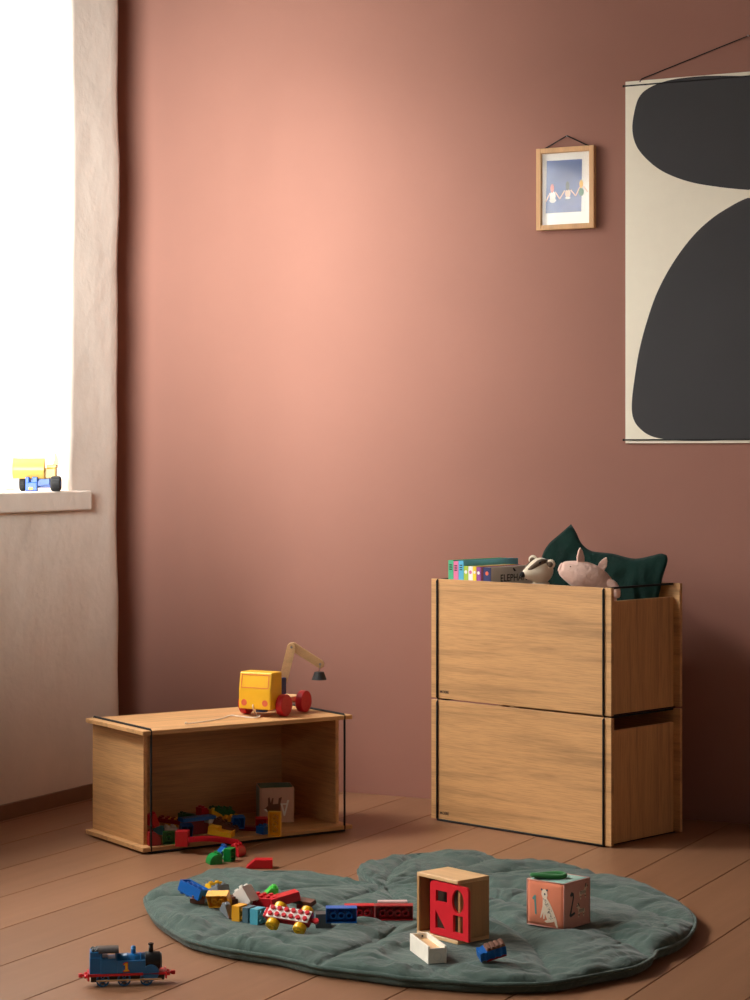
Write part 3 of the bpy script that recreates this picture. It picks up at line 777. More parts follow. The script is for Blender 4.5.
# crane arms, in the plane facing the viewer a little turned
loc_inv = (Tr(base) @ Rz(R0 - 28)).inverted()
Zt = (Rz(-R0) @ Vector((base.x - CAMX, base.y - CAMY, 0))).y + 0.04
def tp(px, py, dz=0.0): return loc_inv @ pz(px, py, Zt + dz)
def bar(a, c_, wid, thk, mat_, name, holes=True):
    d = c_ - a; L = d.length; ex = d.normalized(); n = (loc_inv.to_3x3() @ Vector((SA, -CA, 0))); n = (n - ex * n.dot(ex)).normalized(); ey = n.cross(ex)
    T = Matrix((( ex.x, ey.x, n.x, a.x), (ex.y, ey.y, n.y, a.y), (ex.z, ey.z, n.z, a.z), (0, 0, 0, 1)))
    b = MB(); r = wid / 2
    pts = [(r * math.cos(PI / 2 + PI * k / 10), r * math.sin(PI / 2 + PI * k / 10)) for k in range(11)] + [(L + r * math.cos(-PI / 2 + PI * k / 10), r * math.sin(-PI / 2 + PI * k / 10)) for k in range(11)]
    b.prism(mat_, pts, -thk / 2, thk / 2, T, bev=0.0015)
    o = b.build(name, ct)
    for q in (0, L):
        b = MB(); b.cyl('steel', 0.0032, 0.0022, 12, T @ Tr(q, 0, thk / 2 - 0.001)); b.build('bolt', o)
    return o
pA, pB, pC = tp(283.5, 679), tp(291.5, 647.0), tp(320, 664.5)
nrm = (loc_inv.to_3x3() @ Vector((SA, -CA, 0))).normalized()
bar(pA, pB, 0.0235, 0.014, 'beech', 'lower_arm'); off = nrm * 0.0147
bar(pB - off + Vector((0.004, 0, 0)), pC - off, 0.0225, 0.014, 'beech', 'upper_arm')
pm = tp(319, 671.5); b = MB(); pm = pm - off
b.cyl('magnet', 0.0205, 0.021, 20, Tr(pm.x, pm.y, pm.z - 0.0235), r2=0.013, smooth=False); b.build('magnet', ct)
b = MB(); hk = pC - off
b.tube('steel', [hk + nrm * 0.008, hk + nrm * 0.008 - Vector((0, 0, 0.008)), pm + Vector((0, 0, -0.004))], 0.0012, 6); b.tube('steel', [hk - nrm * 0.008, hk - nrm * 0.008 - Vector((0, 0, 0.008)), pm + Vector((0, 0, -0.004))], 0.0012, 6)
b.tube('steel', [hk + nrm * 0.008, hk - nrm * 0.008], 0.0014, 6); b.build('hook_wire', ct)
b = MB()
sp = [loc_inv @ pz(253.5, 702.5, Zt - 0.085), loc_inv @ pz(253, 708, Zt - 0.093)] + [loc_inv @ pw(px, py, tz + 0.0028) for px, py in ((256, 714.5), (260, 716), (254, 717.8), (240, 716.3), (230, 715.6), (222, 718.5), (205, 721.5), (186, 723.8))]
b.tube('string', spline(sp, 6), 0.0017, 6); b.ball('string', 0.0034, Tr(sp[-1] + Vector((0, 0, 0.0020))), 10); b.build('pull_string', ct)

# ------------------------------------------------------------------ quilted leaf mat
OUT = [(145.3, 901.9), (148.5, 896), (159, 888), (170, 883.2), (185, 879), (202, 872), (225, 868.8), (251, 867.5), (280, 868), (307.7, 869.6), (329, 873), (345, 877.8), (360, 880.8), (373, 881.5),
       (364.5, 876.5), (359, 870.5), (359.5, 865.4), (371.7, 860.6), (391, 855.5), (412, 851.5), (441, 849.8), (469, 850.8), (488, 853.6), (507.5, 860), (522, 860), (539.5, 860.1), (558.7, 862), (582, 866.5), (597, 873.2),
       (620, 877), (641.7, 884.5), (661, 895), (678, 905.5), (688.7, 916.5), (695, 928), (690.8, 942.4), (678, 952.5), (663, 958.5), (656.5, 960.5), (651.5, 968), (635, 976.5), (603, 983), (571, 989.5), (550, 992.5), (509.6, 993.8),
       (462.7, 992.2), (420, 988.5), (399.5, 987), (365, 982), (322.7, 976.5), (301, 972.3), (276.5, 966.2), (246.7, 961.8), (216.8, 956.3), (189, 949), (172, 939.5), (157, 928), (148.5, 915)]
def zedge(py): return max(0.003, min(0.03, 0.03 * (940 - py) / 70.0))
MC = pw(430, 918, 0.02); MC.z = 0
OUTW = [pw(x, y, zedge(y)) for x, y in OUT]
pol = []
for p in spline([(p.x - MC.x, p.y - MC.y, 0) for p in OUTW], 10, True):
    pol.append((math.atan2(p.y, p.x), math.hypot(p.x, p.y)))
NT = 540; RT = [0.0] * NT
for i in range(NT):                       # outline as radius over angle
    th = -PI + 2 * PI * i / NT; best = None
    for (a0, r0), (a1, r1) in zip(pol, pol[1:] + pol[:1]):
        d = (a1 - a0 + PI) % (2 * PI) - PI
        if abs(d) < 1e-9: continue
        t = ((th - a0 + PI) % (2 * PI) - PI) / d
        if -1e-6 <= t <= 1 + 1e-6 and abs(d) < 1:
            r = r0 + (r1 - r0) * t
            if best is None or r > best: best = r
    RT[i] = best if best else RT[i - 1]
def Rof(th):
    q = (th + PI) / (2 * PI) * NT; i = int(math.floor(q)); f = q - i
    return RT[i % NT] * (1 - f) + RT[(i + 1) % NT] * f
hub = pw(388, 884, 0.02)
def flp(px, py):
    p = pw(px, py, 0.02); return (p.x - MC.x, p.y - MC.y)
HUB = flp(386, 886)
VEINS = []
for pts in ([(386, 886), (440, 900), (520, 935), (560, 991)], [(386, 886), (440, 912), (450, 950), (420, 988)], [(386, 886), (400, 925), (360, 950), (300, 972)], [(386, 886), (340, 905), (250, 925), (185, 948)],
            [(386, 886), (320, 890), (230, 896), (146, 903)], [(386, 886), (345, 884), (290, 876), (235, 869)], [(386, 886), (480, 898), (580, 925), (657, 961)], [(386, 886), (500, 890), (600, 900), (694, 925)],
            [(386, 886), (460, 880), (530, 872), (596, 873)], [(386, 886), (430, 876), (475, 866), (508, 860)], [(386, 886), (388, 878), (400, 866), (430, 851)]):
    VEINS.append([Vector((*flp(*p), 0)) for p in spline([(x, y, 0) for x, y in pts], 6) for p in [(p.x, p.y)]])
def vdist(x, y):
    best = 9
    for V in VEINS:
        for a, c_ in zip(V, V[1:]):
            dx, dy = c_.x - a.x, c_.y - a.y; L = dx * dx + dy * dy
            t = max(0, min(1, ((x - a.x) * dx + (y - a.y) * dy) / L)) if L else 0
            d = (x - a.x - t * dx) ** 2 + (y - a.y - t * dy) ** 2
            if d < best: best = d
    return math.sqrt(best)
def mat_hl(x, y):
    r = math.hypot(x, y); th = math.atan2(y, x); s = min(1.0, r / Rof(th))
    ez = 0.045 / max(0.2, Rof(th)); edge = math.sqrt(max(0.0, 1 - max(0.0, (s - 1 + ez) / ez) ** 2.4))
    d = vdist(x, y)
    pf = min(1.0, d / 0.085); puff = math.sqrt(max(0.0, 1 - (1 - pf) ** 2))          # pillow between two quilt lines
    ang = math.atan2(y - HUB[1], x - HUB[0]); hr = math.hypot(x - HUB[0], y - HUB[1])
    q = Vector((x, y, 0))
    wq = q * 5.0 + Vector((noise.noise(q * 4.0), noise.noise(q * 4.0 + Vector((7, 3, 1))), 0)) * 1.2
    n1 = noise.noise(wq + Vector((3, 8, 2)))
    rid = 1 - abs(noise.noise(Vector((ang * 1.6 + noise.noise(q * 5) * 0.45, hr * 9, 1.7)))) * 2       # creases running across the quilt lines
    rid3 = 1 - abs(noise.noise(Vector((ang * 3.4 + noise.noise(q * 7) * 0.6, hr * 17, 5.1)))) * 2
    rid2 = 1 - abs(noise.noise(wq * 2.2 + Vector((1, 2, 9)))) * 2
    h = 0.0195 + 0.0165 * puff + 0.0095 * n1 * (0.3 + 0.7 * puff) + 0.0085 * max(0, rid - 0.35) * puff - 0.0110 * max(0, rid2 - 0.5) + 0.0045 * max(0, rid3 - 0.45) * puff
    ewr = 0.0040 * noise.noise(Vector((th * 14, s * 3, 4.4))) + 0.0022 * noise.noise(Vector((th * 31, s * 4, 2.4)))
    h = 0.0200 + (h - 0.0200 + ewr * max(0.0, (s - 0.55) / 0.45)) * edge
    for cx_, cy_, r_ in PRESS:                                                        # flattened where the heavier toys stand
        k = 1 - max(0.0, min(1.0, (math.hypot(x - cx_, y - cy_) - r_) / 0.035)); k = k * k * (3 - 2 * k)
        h += (PZ - 0.0004 - h) * k
    return h
PRESS = []
PZ = 0.0258
for px, py, z_, r_, yaw, ox, oy in ((558.5, 900.5, PZ + 0.048, 0.070, 0, 0, 0), (437, 939.5, PZ, 0.086, -50, 0.012, 0.043), (428, 956.8, PZ, 0.068, 0, 0, 0), (492, 955, PZ, 0.036, 0, 0, 0), (291.5, 922.5, PZ + 0.017, 0.072, 0, 0, 0), (249, 914, PZ + 0.016, 0.048, 0, 0, 0), (341, 916, PZ + 0.008, 0.045, 0, 0, 0), (323, 919.5, PZ + 0.014, 0.03, 0, 0, 0), (394, 919, PZ, 0.045, 0, 0, 0), (368, 919, PZ, 0.04, 0, 0, 0)):
    p = pw(px, py, z_) + (Matrix.Rotation((R0 + yaw) * DEG, 3, 'Z') @ Vector((ox, oy, 0))); PRESS.append((p.x - MC.x, p.y - MC.y, r_))
def mat_h(x, y): return mat_hl(x - MC.x, y - MC.y)
mroot = empty('leaf_play_mat', (MC.x, MC.y, 0))
tag(mroot, 'large dark green quilted leaf shaped play mat spread on the floor boards', 'play mat')
bm = bmesh.new(); NR = 110; rows = []
ctr = bm.verts.new((0, 0, mat_hl(0, 0)))
ss = [(k / NR) ** 0.85 for k in range(1, NR + 1)]
for i in range(NT):
    th = -PI + 2 * PI * i / NT; R_ = RT[i]; c_, s_ = math.cos(th), math.sin(th)
    col = [bm.verts.new((c_ * R_ * q, s_ * R_ * q, mat_hl(c_ * R_ * q * 0.9999, s_ * R_ * q * 0.9999))) for q in ss]
    col.append(bm.verts.new((c_ * (R_ - 0.001), s_ * (R_ - 0.001), 0.0115))); col.append(bm.verts.new((c_ * (R_ - 0.004), s_ * (R_ - 0.004), 0.0045))); col.append(bm.verts.new((c_ * (R_ - 0.012), s_ * (R_ - 0.012), 0.0006)))
    rows.append(col)
bot = bm.verts.new((0, 0, 0.0006))
for i in range(NT):
    a, c_ = rows[i], rows[(i + 1) % NT]
    bm.faces.new((ctr, a[0], c_[0])); bm.faces.new((bot, c_[-1], a[-1]))
    for k in range(len(a) - 1): bm.faces.new((a[k], a[k + 1], c_[k + 1], c_[k]))
for f in bm.faces: f.smooth = True
me = bpy.data.meshes.new('quilt'); bm.to_mesh(me); bm.free(); me.materials.append(M['mat'])
o = bpy.data.objects.new('quilt', me); COL.objects.link(o); o.parent = mroot
b = MB(); pts = []
for i in range(0, NT, 2):
    th = -PI + 2 * PI * i / NT; R_ = RT[i] + 0.0005; pts.append((R_ * math.cos(th), R_ * math.sin(th), 0.0205 + 0.003 * noise.noise(Vector((th * 8, 1, 1)))))
b.tube('mat', pts, 0.0042, 8, closed=True); b.build('binding', mroot)

# ------------------------------------------------------------------ placing by what carries the thing
def bottom(o, R):
    mn = 9
    def rec(q, Mx):
        nonlocal mn
        if q.type == 'MESH':
            for v in q.data.vertices: mn = min(mn, (Mx @ v.co).z)
        for ch in q.children: rec(ch, Mx @ ch.matrix_local)
    rec(o, R); return mn
def put(o, px, py, surf, yaw=0, pitch=0, roll=0):
    """rest o (turned by yaw, tipped by pitch and roll) on surf so its origin lies on that sight line"""
    R = Rz(R0 + yaw) @ Ry(pitch) @ Rx(roll)
    if o.children: bpy.context.view_layer.update()
    zb = bottom(o, R)
    z0 = surf if surf != 'mat' else 0.03
    for _ in range(6):
        p = pw(px, py, z0 - zb)
        if surf != 'mat': break
        hs = []
        vs = [v.co for v in o.data.vertices] if o.type == 'MESH' else [v.co for ch in o.children if ch.type == 'MESH' for v in ch.data.vertices]
        low_ = [R @ v for v in vs]; low_ = [v for v in low_ if v.z < zb + 0.004]
        for v in low_[::max(1, len(low_) // 12)]: hs.append(mat_h(p.x + v.x, p.y + v.y))
        hs.sort(); z0 = hs[min(len(hs) - 1, int(len(hs) * 0.97))] + 0.0002
    o.matrix_world = Tr(p) @ R
    return p

# ------------------------------------------------------------------ toy bricks
PI_ = 0.0159
def brick(mat_, nx, ny, h=0.0192, studs=True, tubes=True):
    """hollow moulded brick, centred on its body; studs on top, tubes inside"""
    b = MB(); bm = b.bm; i = b.mi(mat_); X, Y, Z = nx * PI_ / 2 - 0.0001, ny * PI_ / 2 - 0.0001, h / 2; w = 0.0017
    def loop(x, y, z): return [bm.verts.new(p) for p in ((-x, -y, z), (x, -y, z), (x, y, z), (-x, y, z))]
    e = 0.0007
    A = loop(X, Y, -Z); B1 = loop(X, Y, Z - e); B2 = loop(X - e, Y - e, Z); C_ = loop(X - w, Y - w, -Z); D = loop(X - w, Y - w, Z - w)
    for P, Q in ((A, B1), (B1, B2)):
        for k in range(4): bm.faces.new((P[k], P[(k + 1) % 4], Q[(k + 1) % 4], Q[k]))
    bm.faces.new(B2)
    for k in range(4): bm.faces.new((A[(k + 1) % 4], A[k], C_[k], C_[(k + 1) % 4])); bm.faces.new((C_[(k + 1) % 4], C_[k], D[k], D[(k + 1) % 4]))
    bm.faces.new(D[::-1])
    for f in bm.faces: f.material_index = i
    if tubes:
        for a in range(nx - 1):
            for c in range(ny - 1): b.ring(mat_, 0.0066, 0.0049, h - w, 18, Tr((a - (nx - 2) / 2) * PI_, (c - (ny - 2) / 2) * PI_, -Z + 0.0004))
    if studs:
        for a in range(nx):
            for c in range(ny): b.cyl(mat_, 0.0047, 0.0045, 16, Tr((a - (nx - 1) / 2) * PI_, (c - (ny - 1) / 2) * PI_, Z - 0.0001), bev=0.0005)
    return b
def wedge(mat_, nx, ny, h=0.0192, top=0.5, studs=True):
    """roof brick: flat part with studs and a slope towards +x"""
    b = MB(); X, Y = nx * PI_ / 2, ny * PI_ / 2; xt = -X + 2 * X * top
    b.prism(mat_, [(-X, -h / 2), (X, -h / 2), (X, -h / 2 + 0.003), (xt, h / 2), (-X, h / 2)], -Y, Y, Rx(90), bev=0.0007)
    n = max(1, int(round(nx * top))) if studs else 0
    for a in range(n):
        for c in range(ny): b.cyl(mat_, 0.0047, 0.0045, 16, Tr(-X + (a + 0.5) * PI_, (c - (ny - 1) / 2) * PI_, h / 2 - 0.0001), bev=0.0005)
    return b
def curved(mat_, nx, ny, h):
    """brick with a rounded shoulder"""
    b = MB(); X, Y = nx * PI_ / 2, ny * PI_ / 2
    pts = [(-X, -h / 2), (X, -h / 2), (X, -h / 2 + 0.004)] + [(X - 0.0 - (2 * X * 0.62) * (1 - math.cos(PI / 2 * k / 8)), -h / 2 + 0.004 + (h - 0.004) * math.sin(PI / 2 * k / 8)) for k in range(1, 9)] + [(-X, h / 2)]
    b.prism(mat_, pts, -Y, Y, Rx(90), bev=0.0006)
    for c in range(ny): b.cyl(mat_, 0.0047, 0.0045, 16, Tr(-X + 0.5 * PI_, (c - (ny - 1) / 2) * PI_, h / 2 - 0.0001), bev=0.0005)
    return b
def seat_piece(mat_, nx, ny):
    """low tray with a raised back, like a toy bed"""
    b = MB(); X, Y = nx * PI_ / 2, ny * PI_ / 2
    b.box(mat_, -X, X, -Y, Y, -0.0096, 0.0030, 0.0012); b.box(mat_, -X, -X + 0.42 * X * 2, -Y, Y, 0.0028, 0.0115, 0.0012)
    b.box(mat_, X - 0.003, X, -Y, Y, 0.0026, 0.0070, 0.0008)
    return b
def steps(mat_):
    b = MB()
    for k in range(4): b.box(mat_, -0.034 + k * 0.0145, 0.034, -0.0078 + 0.0002 * k, 0.0078 - 0.0002 * k, -0.016 + k * 0.008, -0.008 + k * 0.008 + 0.0001, 0.0008); 
    for k in range(4): b.cyl(mat_, 0.0047, 0.0045, 14, Tr(-0.034 + k * 0.0145 + 0.0072, 0, -0.008 + k * 0.008), bev=0.0005)
    return b
def arch_plate(mat_, L):
    """long flat curved rail piece with a lip"""
    b = MB(); n = 14; pts = [(-L / 2 + L * k / n, 0.006 * math.sin(PI * k / n)) for k in range(n + 1)]
    b.prism(mat_, pts + [(x, z - 0.009) for x, z in pts[::-1]], -0.016, 0.016, Rx(90), bev=0.0006)
    b.prism(mat_, [(x, z + 0.005) for x, z in pts] + [(x, z - 0.009) for x, z in pts[::-1]], 0.013, 0.016, Rx(90)); b.prism(mat_, [(x, z + 0.005) for x, z in pts] + [(x, z - 0.009) for x, z in pts[::-1]], -0.016, -0.013, Rx(90))
    return b
def put_brick(b, label, px, py, surf, yaw=0, pitch=0, roll=0, group=None, name='toy_brick', cat='toy brick'):
    o = b.build(name); tag(o, label, cat, group)
    put(o, px, py, surf, yaw, pitch, roll); return o

G1 = 'toy bricks inside the lying storage box'
zf = LFLOOR + 0.0004
B = put_brick
B(curved('dark_red', 2, 2, 0.034), 'dark red rounded brick in the front left corner of the lying box', 153.5, 838, zf, 20, 0, 0, G1)
B(wedge('red', 2, 2, 0.026, .4), 'red sloped brick on top of the dark red rounded one at far left', 153, 820, zf + 0.036, -20, 20, 0, G1)
B(brick('light_blue', 2, 2), 'light blue brick just left of the green tube brick in the box', 161, 831, zf + 0.004, 60, 12, 0, G1)
B(brick('green', 2, 2), 'green square brick showing its underside at the front of the lying box', 169, 837.5, zf, 8, 0, -90, G1)
B(brick('red', 2, 2, 0.0384, False), 'tall plain red brick at the box front beside the green one', 182.5, 838, zf, -6, 0, 0, G1)
B(brick('white', 2, 2, 0.0096), 'flat white brick behind the green tube brick in the box', 170, 828.5, zf + 0.020, 20, 0, 0, G1)
B(brick('yellow', 2, 2), 'small yellow brick half hidden behind the flat white one', 172.5, 823.5, zf + 0.014, 0, 0, 0, G1)
B(brick('navy', 2, 2), 'navy blue brick behind the tall plain red brick', 186, 830, zf + 0.006, 25, 0, -70, G1)
B(brick('dark_red', 2, 4, 0.0096), 'dark red long plate lying along the left back of the box', 170, 820.5, zf + 0.024, 80, 0, 6, G1)
B(brick('dark_red', 4, 2, 0.0384, False), 'big dark red block in the middle of the box pile', 195, 826, zf, 30, 0, 0, G1)
B(brick('blue', 6, 2, 0.0096, False), 'long blue plate lying on top of the big dark red block', 197, 818.2, zf + 0.0388, 34, 0, 0, G1)
B(brick('white', 2, 2, 0.0096), 'white brick at the right end of the long blue plate', 211.5, 820.2, zf + 0.030, 34, 0, 0, G1)
B(wedge('dark_green', 4, 2, 0.012, .3), 'dark green low brick at the back left of the pile', 191, 814.8, zf + 0.016, 30, 0, 0, G1)
B(wedge('red', 2, 2, 0.0240, .5), 'red roof brick on top at the back of the pile', 204, 811.5, zf + 0.030, 34, 0, 0, G1)
B(wedge('yellow', 2, 1, 0.0180, .2), 'yellow wedge between the red roof brick and the green stepped piece', 215.5, 812.8, zf + 0.034, 34, 0, 0, G1)
B(steps('dark_green'), 'dark green stepped piece leaning at the back of the pile', 222, 810.0, zf + 0.012, 30, 36, 0, G1)
B(brick('gold', 4, 2, 0.0096), 'yellow studded plate behind the yellow bed piece', 230, 819.5, zf + 0.024, 34, 0, 14, G1)
B(brick('blue', 2, 2), 'blue brick showing its side right of the yellow plate', 238, 822, zf + 0.012, 20, 0, -74, G1)
B(brick('brown', 2, 4, 0.0140), 'brown studded brick behind the yellow bed piece', 226, 825.5, zf + 0.004, 75, 0, 24, G1)
B(seat_piece('yellow', 4, 2), 'yellow bed shaped piece with raised back at the front of the pile', 221.5, 831.5, zf + 0.014, -14, 6, 0, G1)
B(arch_plate('red', 0.125), 'long red curved rail piece reaching over the front edge of the box', 214, 840.5, zf + 0.002, -3, 3, -10, G1)
B(brick('dark_red', 4, 2, 0.0096, False), 'dark red flat plate lying on the box floor right of the pile', 249, 828, zf, -18, 0, 0, G1)
B(brick('red', 2, 2), 'red brick behind the blue one next to the standing yellow brick', 261.5, 823.5, zf + 0.0002, 10, 0, -80, G1)
B(brick('blue', 2, 2), 'blue brick leaning against the left of the standing yellow brick', 264.5, 829.5, zf, 40, 0, 0, G1)
B(brick('yellow', 4, 2), 'yellow brick standing on end with its three tubes facing out', 274.8, 823.8, zf, -8, 90, -90, G1)

G2 = 'toy bricks on the floor in front of the lying box'
B(curved('red', 2, 2, 0.0192), 'red rounded end piece hanging from the box edge above the green bricks', 238.5, 849.5, 0.0005, -30, 30, 0, G2)
B(curved('green', 2, 2, 0.024), 'green rounded brick on the floor before the lying box', 214, 858.5, 0.0003, 205, 0, 0, G2)
B(wedge('blue', 2, 2, 0.026, .3), 'blue sloped brick between the two green bricks on the floor', 221.0, 851.5, 0.0003, 200, 0, 0, G2)
B(brick('green', 2, 2), 'green square brick with open underside lying right of the blue slope', 229.5, 854.5, 0.0003, -20, -90, 0, G2)
B(wedge('red', 4, 2, 0.0210, .66, False), 'red sloped brick alone on the floor above the mat edge', 259.5, 863.2, 0.0003, 182, 0, 0, G2)

G3 = 'toy bricks on the green mat'
B(brick('blue', 4, 2, 0.0240), 'blue brick lying upside down at the left end of the mat row', 194, 890, 'mat', -40, 14, 172, G3)
B(brick('brown', 2, 2, 0.0120), 'brown studded brick in front of the blue upside down one', 198.5, 898, 'mat', -5, 0, 15, G3)
B(brick('gold', 3, 2), 'orange yellow brick with round tubes facing the viewer', 219, 899, 'mat', -16, -4, -62, G3)
B(brick('yellow', 2, 2), 'bright yellow brick end sticking up behind the orange yellow one', 213.5, 888.5, 'mat', -55, -28, 0, G3)
B(brick('grey', 2, 2), 'grey brick standing behind the orange yellow one', 219.5, 890.5, 'mat', -50, -22, 0, G3)
B(brick('white', 2, 2, 0.0384), 'white double height brick tipped over with studs up left', 246, 896.5, 'mat', -35, -38, 0, G3)
B(brick('brown', 2, 2), 'dark brown brick wedged between orange yellow and white bricks', 236, 902, 'mat', 20, 0, 0, G3)
B(wedge('grey', 2, 1, 0.0192, .3), 'grey sloped brick in front of the orange yellow tube brick', 228, 910.5, 'mat', -40, 30, 0, G3)
B(brick('gold', 2, 2), 'golden yellow brick at the left end of the clicked row of three', 239.5, 912.3, PZ, -28, 90, 0, G3)
B(brick('teal', 2, 2, 0.0140), 'slate blue brick in the middle of the clicked row of three', 249.2, 914.0, PZ, -28, 90, 0, G3)
B(brick('light_blue', 2, 2), 'pale blue brick at the right end of the clicked row of three', 257.8, 915.6, PZ, -28, 90, 0, G3)
B(brick('red', 4, 2), 'red studded brick behind the toy car base', 266.5, 900.5, 'mat', -24, 0, 6, G3)
B(brick('red', 4, 2, studs=False), 'red brick tilted against the red studded one', 284, 898.5, 'mat', 20, -12, 0, G3)
B(wedge('lime', 2, 2, 0.0192, .5), 'bright green sloped brick lying behind the red studded brick', 270.5, 891.5, 'mat', 188, 0, 0, G3)
B(brick('brown', 4, 1, 0.0096, False), 'brown stick brick behind the toy car wheel', 303, 901, 'mat', -42, 0, 20, G3)
B(brick('red', 2, 1, 0.0096), 'small red brick between the toy car rear wheels', 304.5, 905.5, 'mat', -10, 0, 0, G3)
B(brick('dark_grey', 2, 2, 0.0288, False), 'dark grey brick right beside the toy car base', 322.8, 919.5, 'mat', 6, 0, 0, G3)
B(brick('blue', 4, 2), 'blue brick on its side with three tubes showing at the row left', 341.3, 914.3, 'mat', 1, 0, -84, G3)
B(brick('red', 4, 2), 'red brick half hidden behind the blue three tube brick', 359.5, 911.8, 'mat', 2, 0, -86, G3)
B(brick('dark_red', 5, 2), 'long red brick with four tubes lying left of the shape sorter', 394, 911.8, 'mat', 1, 0, -84, G3)
B(brick('pink_white', 4, 1, 0.0096, False), 'pinkish white flat brick behind the long red four tube brick', 392.5, 902.8, 'mat', 2, 0, 0, G3)

# toy car base
cbm = empty('toy_car_base')
tag(cbm, 'red toy car base with studded white deck and four yellow wheels', 'toy vehicle')
b = MB(); b.box('dark_red', -0.048, 0.048, -0.0155, 0.0155, 0.010, 0.0245, 0.0015); b.box('red', -0.056, -0.047, -0.011, 0.011, 0.014, 0.0215, 0.0012)
b.box('red', 0.0475, 0.056, -0.0045, 0.0045, 0.013, 0.019, 0.001); b.cyl('red', 0.006, 0.006, 16, Tr(0.058, 0, 0.013)); b.build('body', cbm)
b = MB(); b.box('white', -0.0465, 0.0465, -0.0147, 0.0147, 0.0245, 0.0262, 0.0005); b.build('deck', cbm)
for a in range(6):
    for c_ in range(2):
        b = MB(); b.cyl('red', 0.0050, 0.0052, 18, Tr((a - 2.5) * 0.0155, (c_ - 0.5) * 0.0152, 0.0261), bev=0.0006); b.build('stud', cbm)
for x in (-0.030, 0.030):
    for s in (-1, 1):
        b = MB(); b.cyl('yellow', 0.0134, 0.0140, 28, Tr(0, 0, -0.006), bev=0.002); b.ring('yellow', 0.007, 0.005, 0.0165, 18, Tr(0, 0, -0.007))
        o = b.build('wheel', cbm); o.matrix_local = Tr(x, s * 0.0215, 0.0134) @ Rx(90)
put(cbm, 291.5, 922.0, PZ + 0.0005, -22, 4, 38)

# blocks and the shape sorter
ss_ = empty('shape_sorter')
tag(ss_, 'wooden shape sorter box with red punched front panel standing on the mat', 'toy')
SW, SD, SH, ST = 0.124, 0.086, 0.127, 0.0075
for nm, x0, x1, z0, z1, m in (('top_board', -SW / 2, SW / 2, SH - ST, SH, 'beech'), ('bottom_board', -SW / 2, SW / 2, 0, ST, 'beech'), ('side_board', -SW / 2, -SW / 2 + ST, ST, SH - ST, 'beech_z_shaded'), ('side_board', SW / 2 - ST, SW / 2, ST, SH - ST, 'beech_z_shaded')):
    b = MB(); b.box(m, x0, x1, 0.0068 if (nm == 'side_board' and x1 > 0) else 0, SD, z0, z1, 0.0008, seg=1); b.build(nm, ss_)
b = MB(); b.box('sorter_shade', -SW / 2 + ST, SW / 2 - ST, 0.028, 0.034, ST, SH - ST); b.build('shade_board', ss_)  # added dark board, stands in for the unlit interior behind the holes
# punched panel (a boolean-free frame: strips round each hole)
def panel():
    bm = bmesh.new(); W2, H2 = 0.057, 0.0535; r = 0.010
    outer = [(-W2, -H2), (W2, -H2)] + [(W2 - r + r * math.cos(a * PI / 12), H2 - r + r * math.sin(a * PI / 12)) for a in range(7)] + [(-W2 + r + r * math.cos(PI / 2 + a * PI / 12), H2 - r + r * math.sin(PI / 2 + a * PI / 12)) for a in range(7)]
    holes = [[(-0.040, 0.014), (-0.006, 0.014), (-0.006, 0.036), (-0.040, 0.036)],
             [(0.026 + 0.0175 * math.cos(2 * PI * k / 28), 0.022 + 0.0235 * math.sin(2 * PI * k / 28)) for k in range(28)],
             [(-0.041, -0.040), (-0.010, -0.040), (-0.041, -0.004)],
             [(0.012, -0.040), (0.041, -0.040), (0.041, -0.006), (0.012, -0.006)]]
    es = []
    for L in [outer] + holes:
        vs = [bm.verts.new((x, z, 0)) for x, z in L]
        es += [bm.edges.new((vs[i], vs[(i + 1) % len(vs)])) for i in range(len(vs))]
    bmesh.ops.triangle_fill(bm, use_beauty=True, use_dissolve=False, edges=es)
    def inside(P, L):
        c = False
        for i in range(len(L)):
            (x0, y0), (x1, y1) = L[i], L[i - 1]
            if (y0 > P.y) != (y1 > P.y) and P.x < (x1 - x0) * (P.y - y0) / (y1 - y0) + x0: c = not c
        return c
    bad = [f for f in bm.faces if any(inside(f.calc_center_median(), L) for L in holes)]
    if bad: bmesh.ops.delete(bm, geom=bad, context='FACES')
    for f in bm.faces:
        f.normal_update()
        if f.normal.z < 0: f.normal_flip()
    r_ = bmesh.ops.extrude_face_region(bm, geom=list(bm.faces)); bmesh.ops.translate(bm, vec=(0, 0, 0.006), verts=[v for v in r_['geom'] if isinstance(v, bmesh.types.BMVert)])
    bmesh.ops.recalc_face_normals(bm, faces=bm.faces)
    me = bpy.data.meshes.new('shape_panel'); bm.to_mesh(me); bm.free(); me.materials.append(M['sorter_red'])
    o = bpy.data.objects.new('shape_panel', me); COL.objects.link(o); return o
o = panel(); o.parent = ss_; o.matrix_local = Tr(0.036, 0.0060, SH / 2) @ Rx(90)
put(ss_, 437.0, 939.5, PZ, -50)

wb = empty('block_tray')
tag(wb, 'small white wooden tray with open top in front of the shape sorter', 'toy')
L2, w2, h2, t2 = 0.060, 0.0185, 0.034, 0.004
b = MB()
for s in (-1, 1): b.box('white_paint', -L2, L2, s * w2 - (t2 if s > 0 else 0), s * w2 + (t2 if s < 0 else 0), 0, h2, 0.0006, seg=1)
b.box('white_paint', -L2, -L2 + t2, -w2 + t2, w2 - t2, 0.001, h2, 0.0004, seg=1)
b.build('walls', wb)
b = MB(); b.box('beech', -L2 + t2, L2 - t2, -w2 + t2, w2 - t2, 0.002, 0.024); b.build('inner_block', wb)
b = MB(); b.box('white_paint', L2 - t2, L2 + 0.0002, -w2 + t2, w2 - t2, 0.001, h2 - 0.004, 0.0004, seg=1); b.ring('bk_page', 0.0085, 0.007, 0.0012, 24, Tr(L2, 0, 0.014) @ Ry(90)); b.build('end_board', wb)
b = MB(); b.cyl('bk_text', 0.0022, 0.0008, 12, Tr(-L2 + t2, 0.006, h2 - 0.006) @ Ry(90)); b.build('peg_hole', wb)
put(wb, 428, 956.8, PZ, -74)

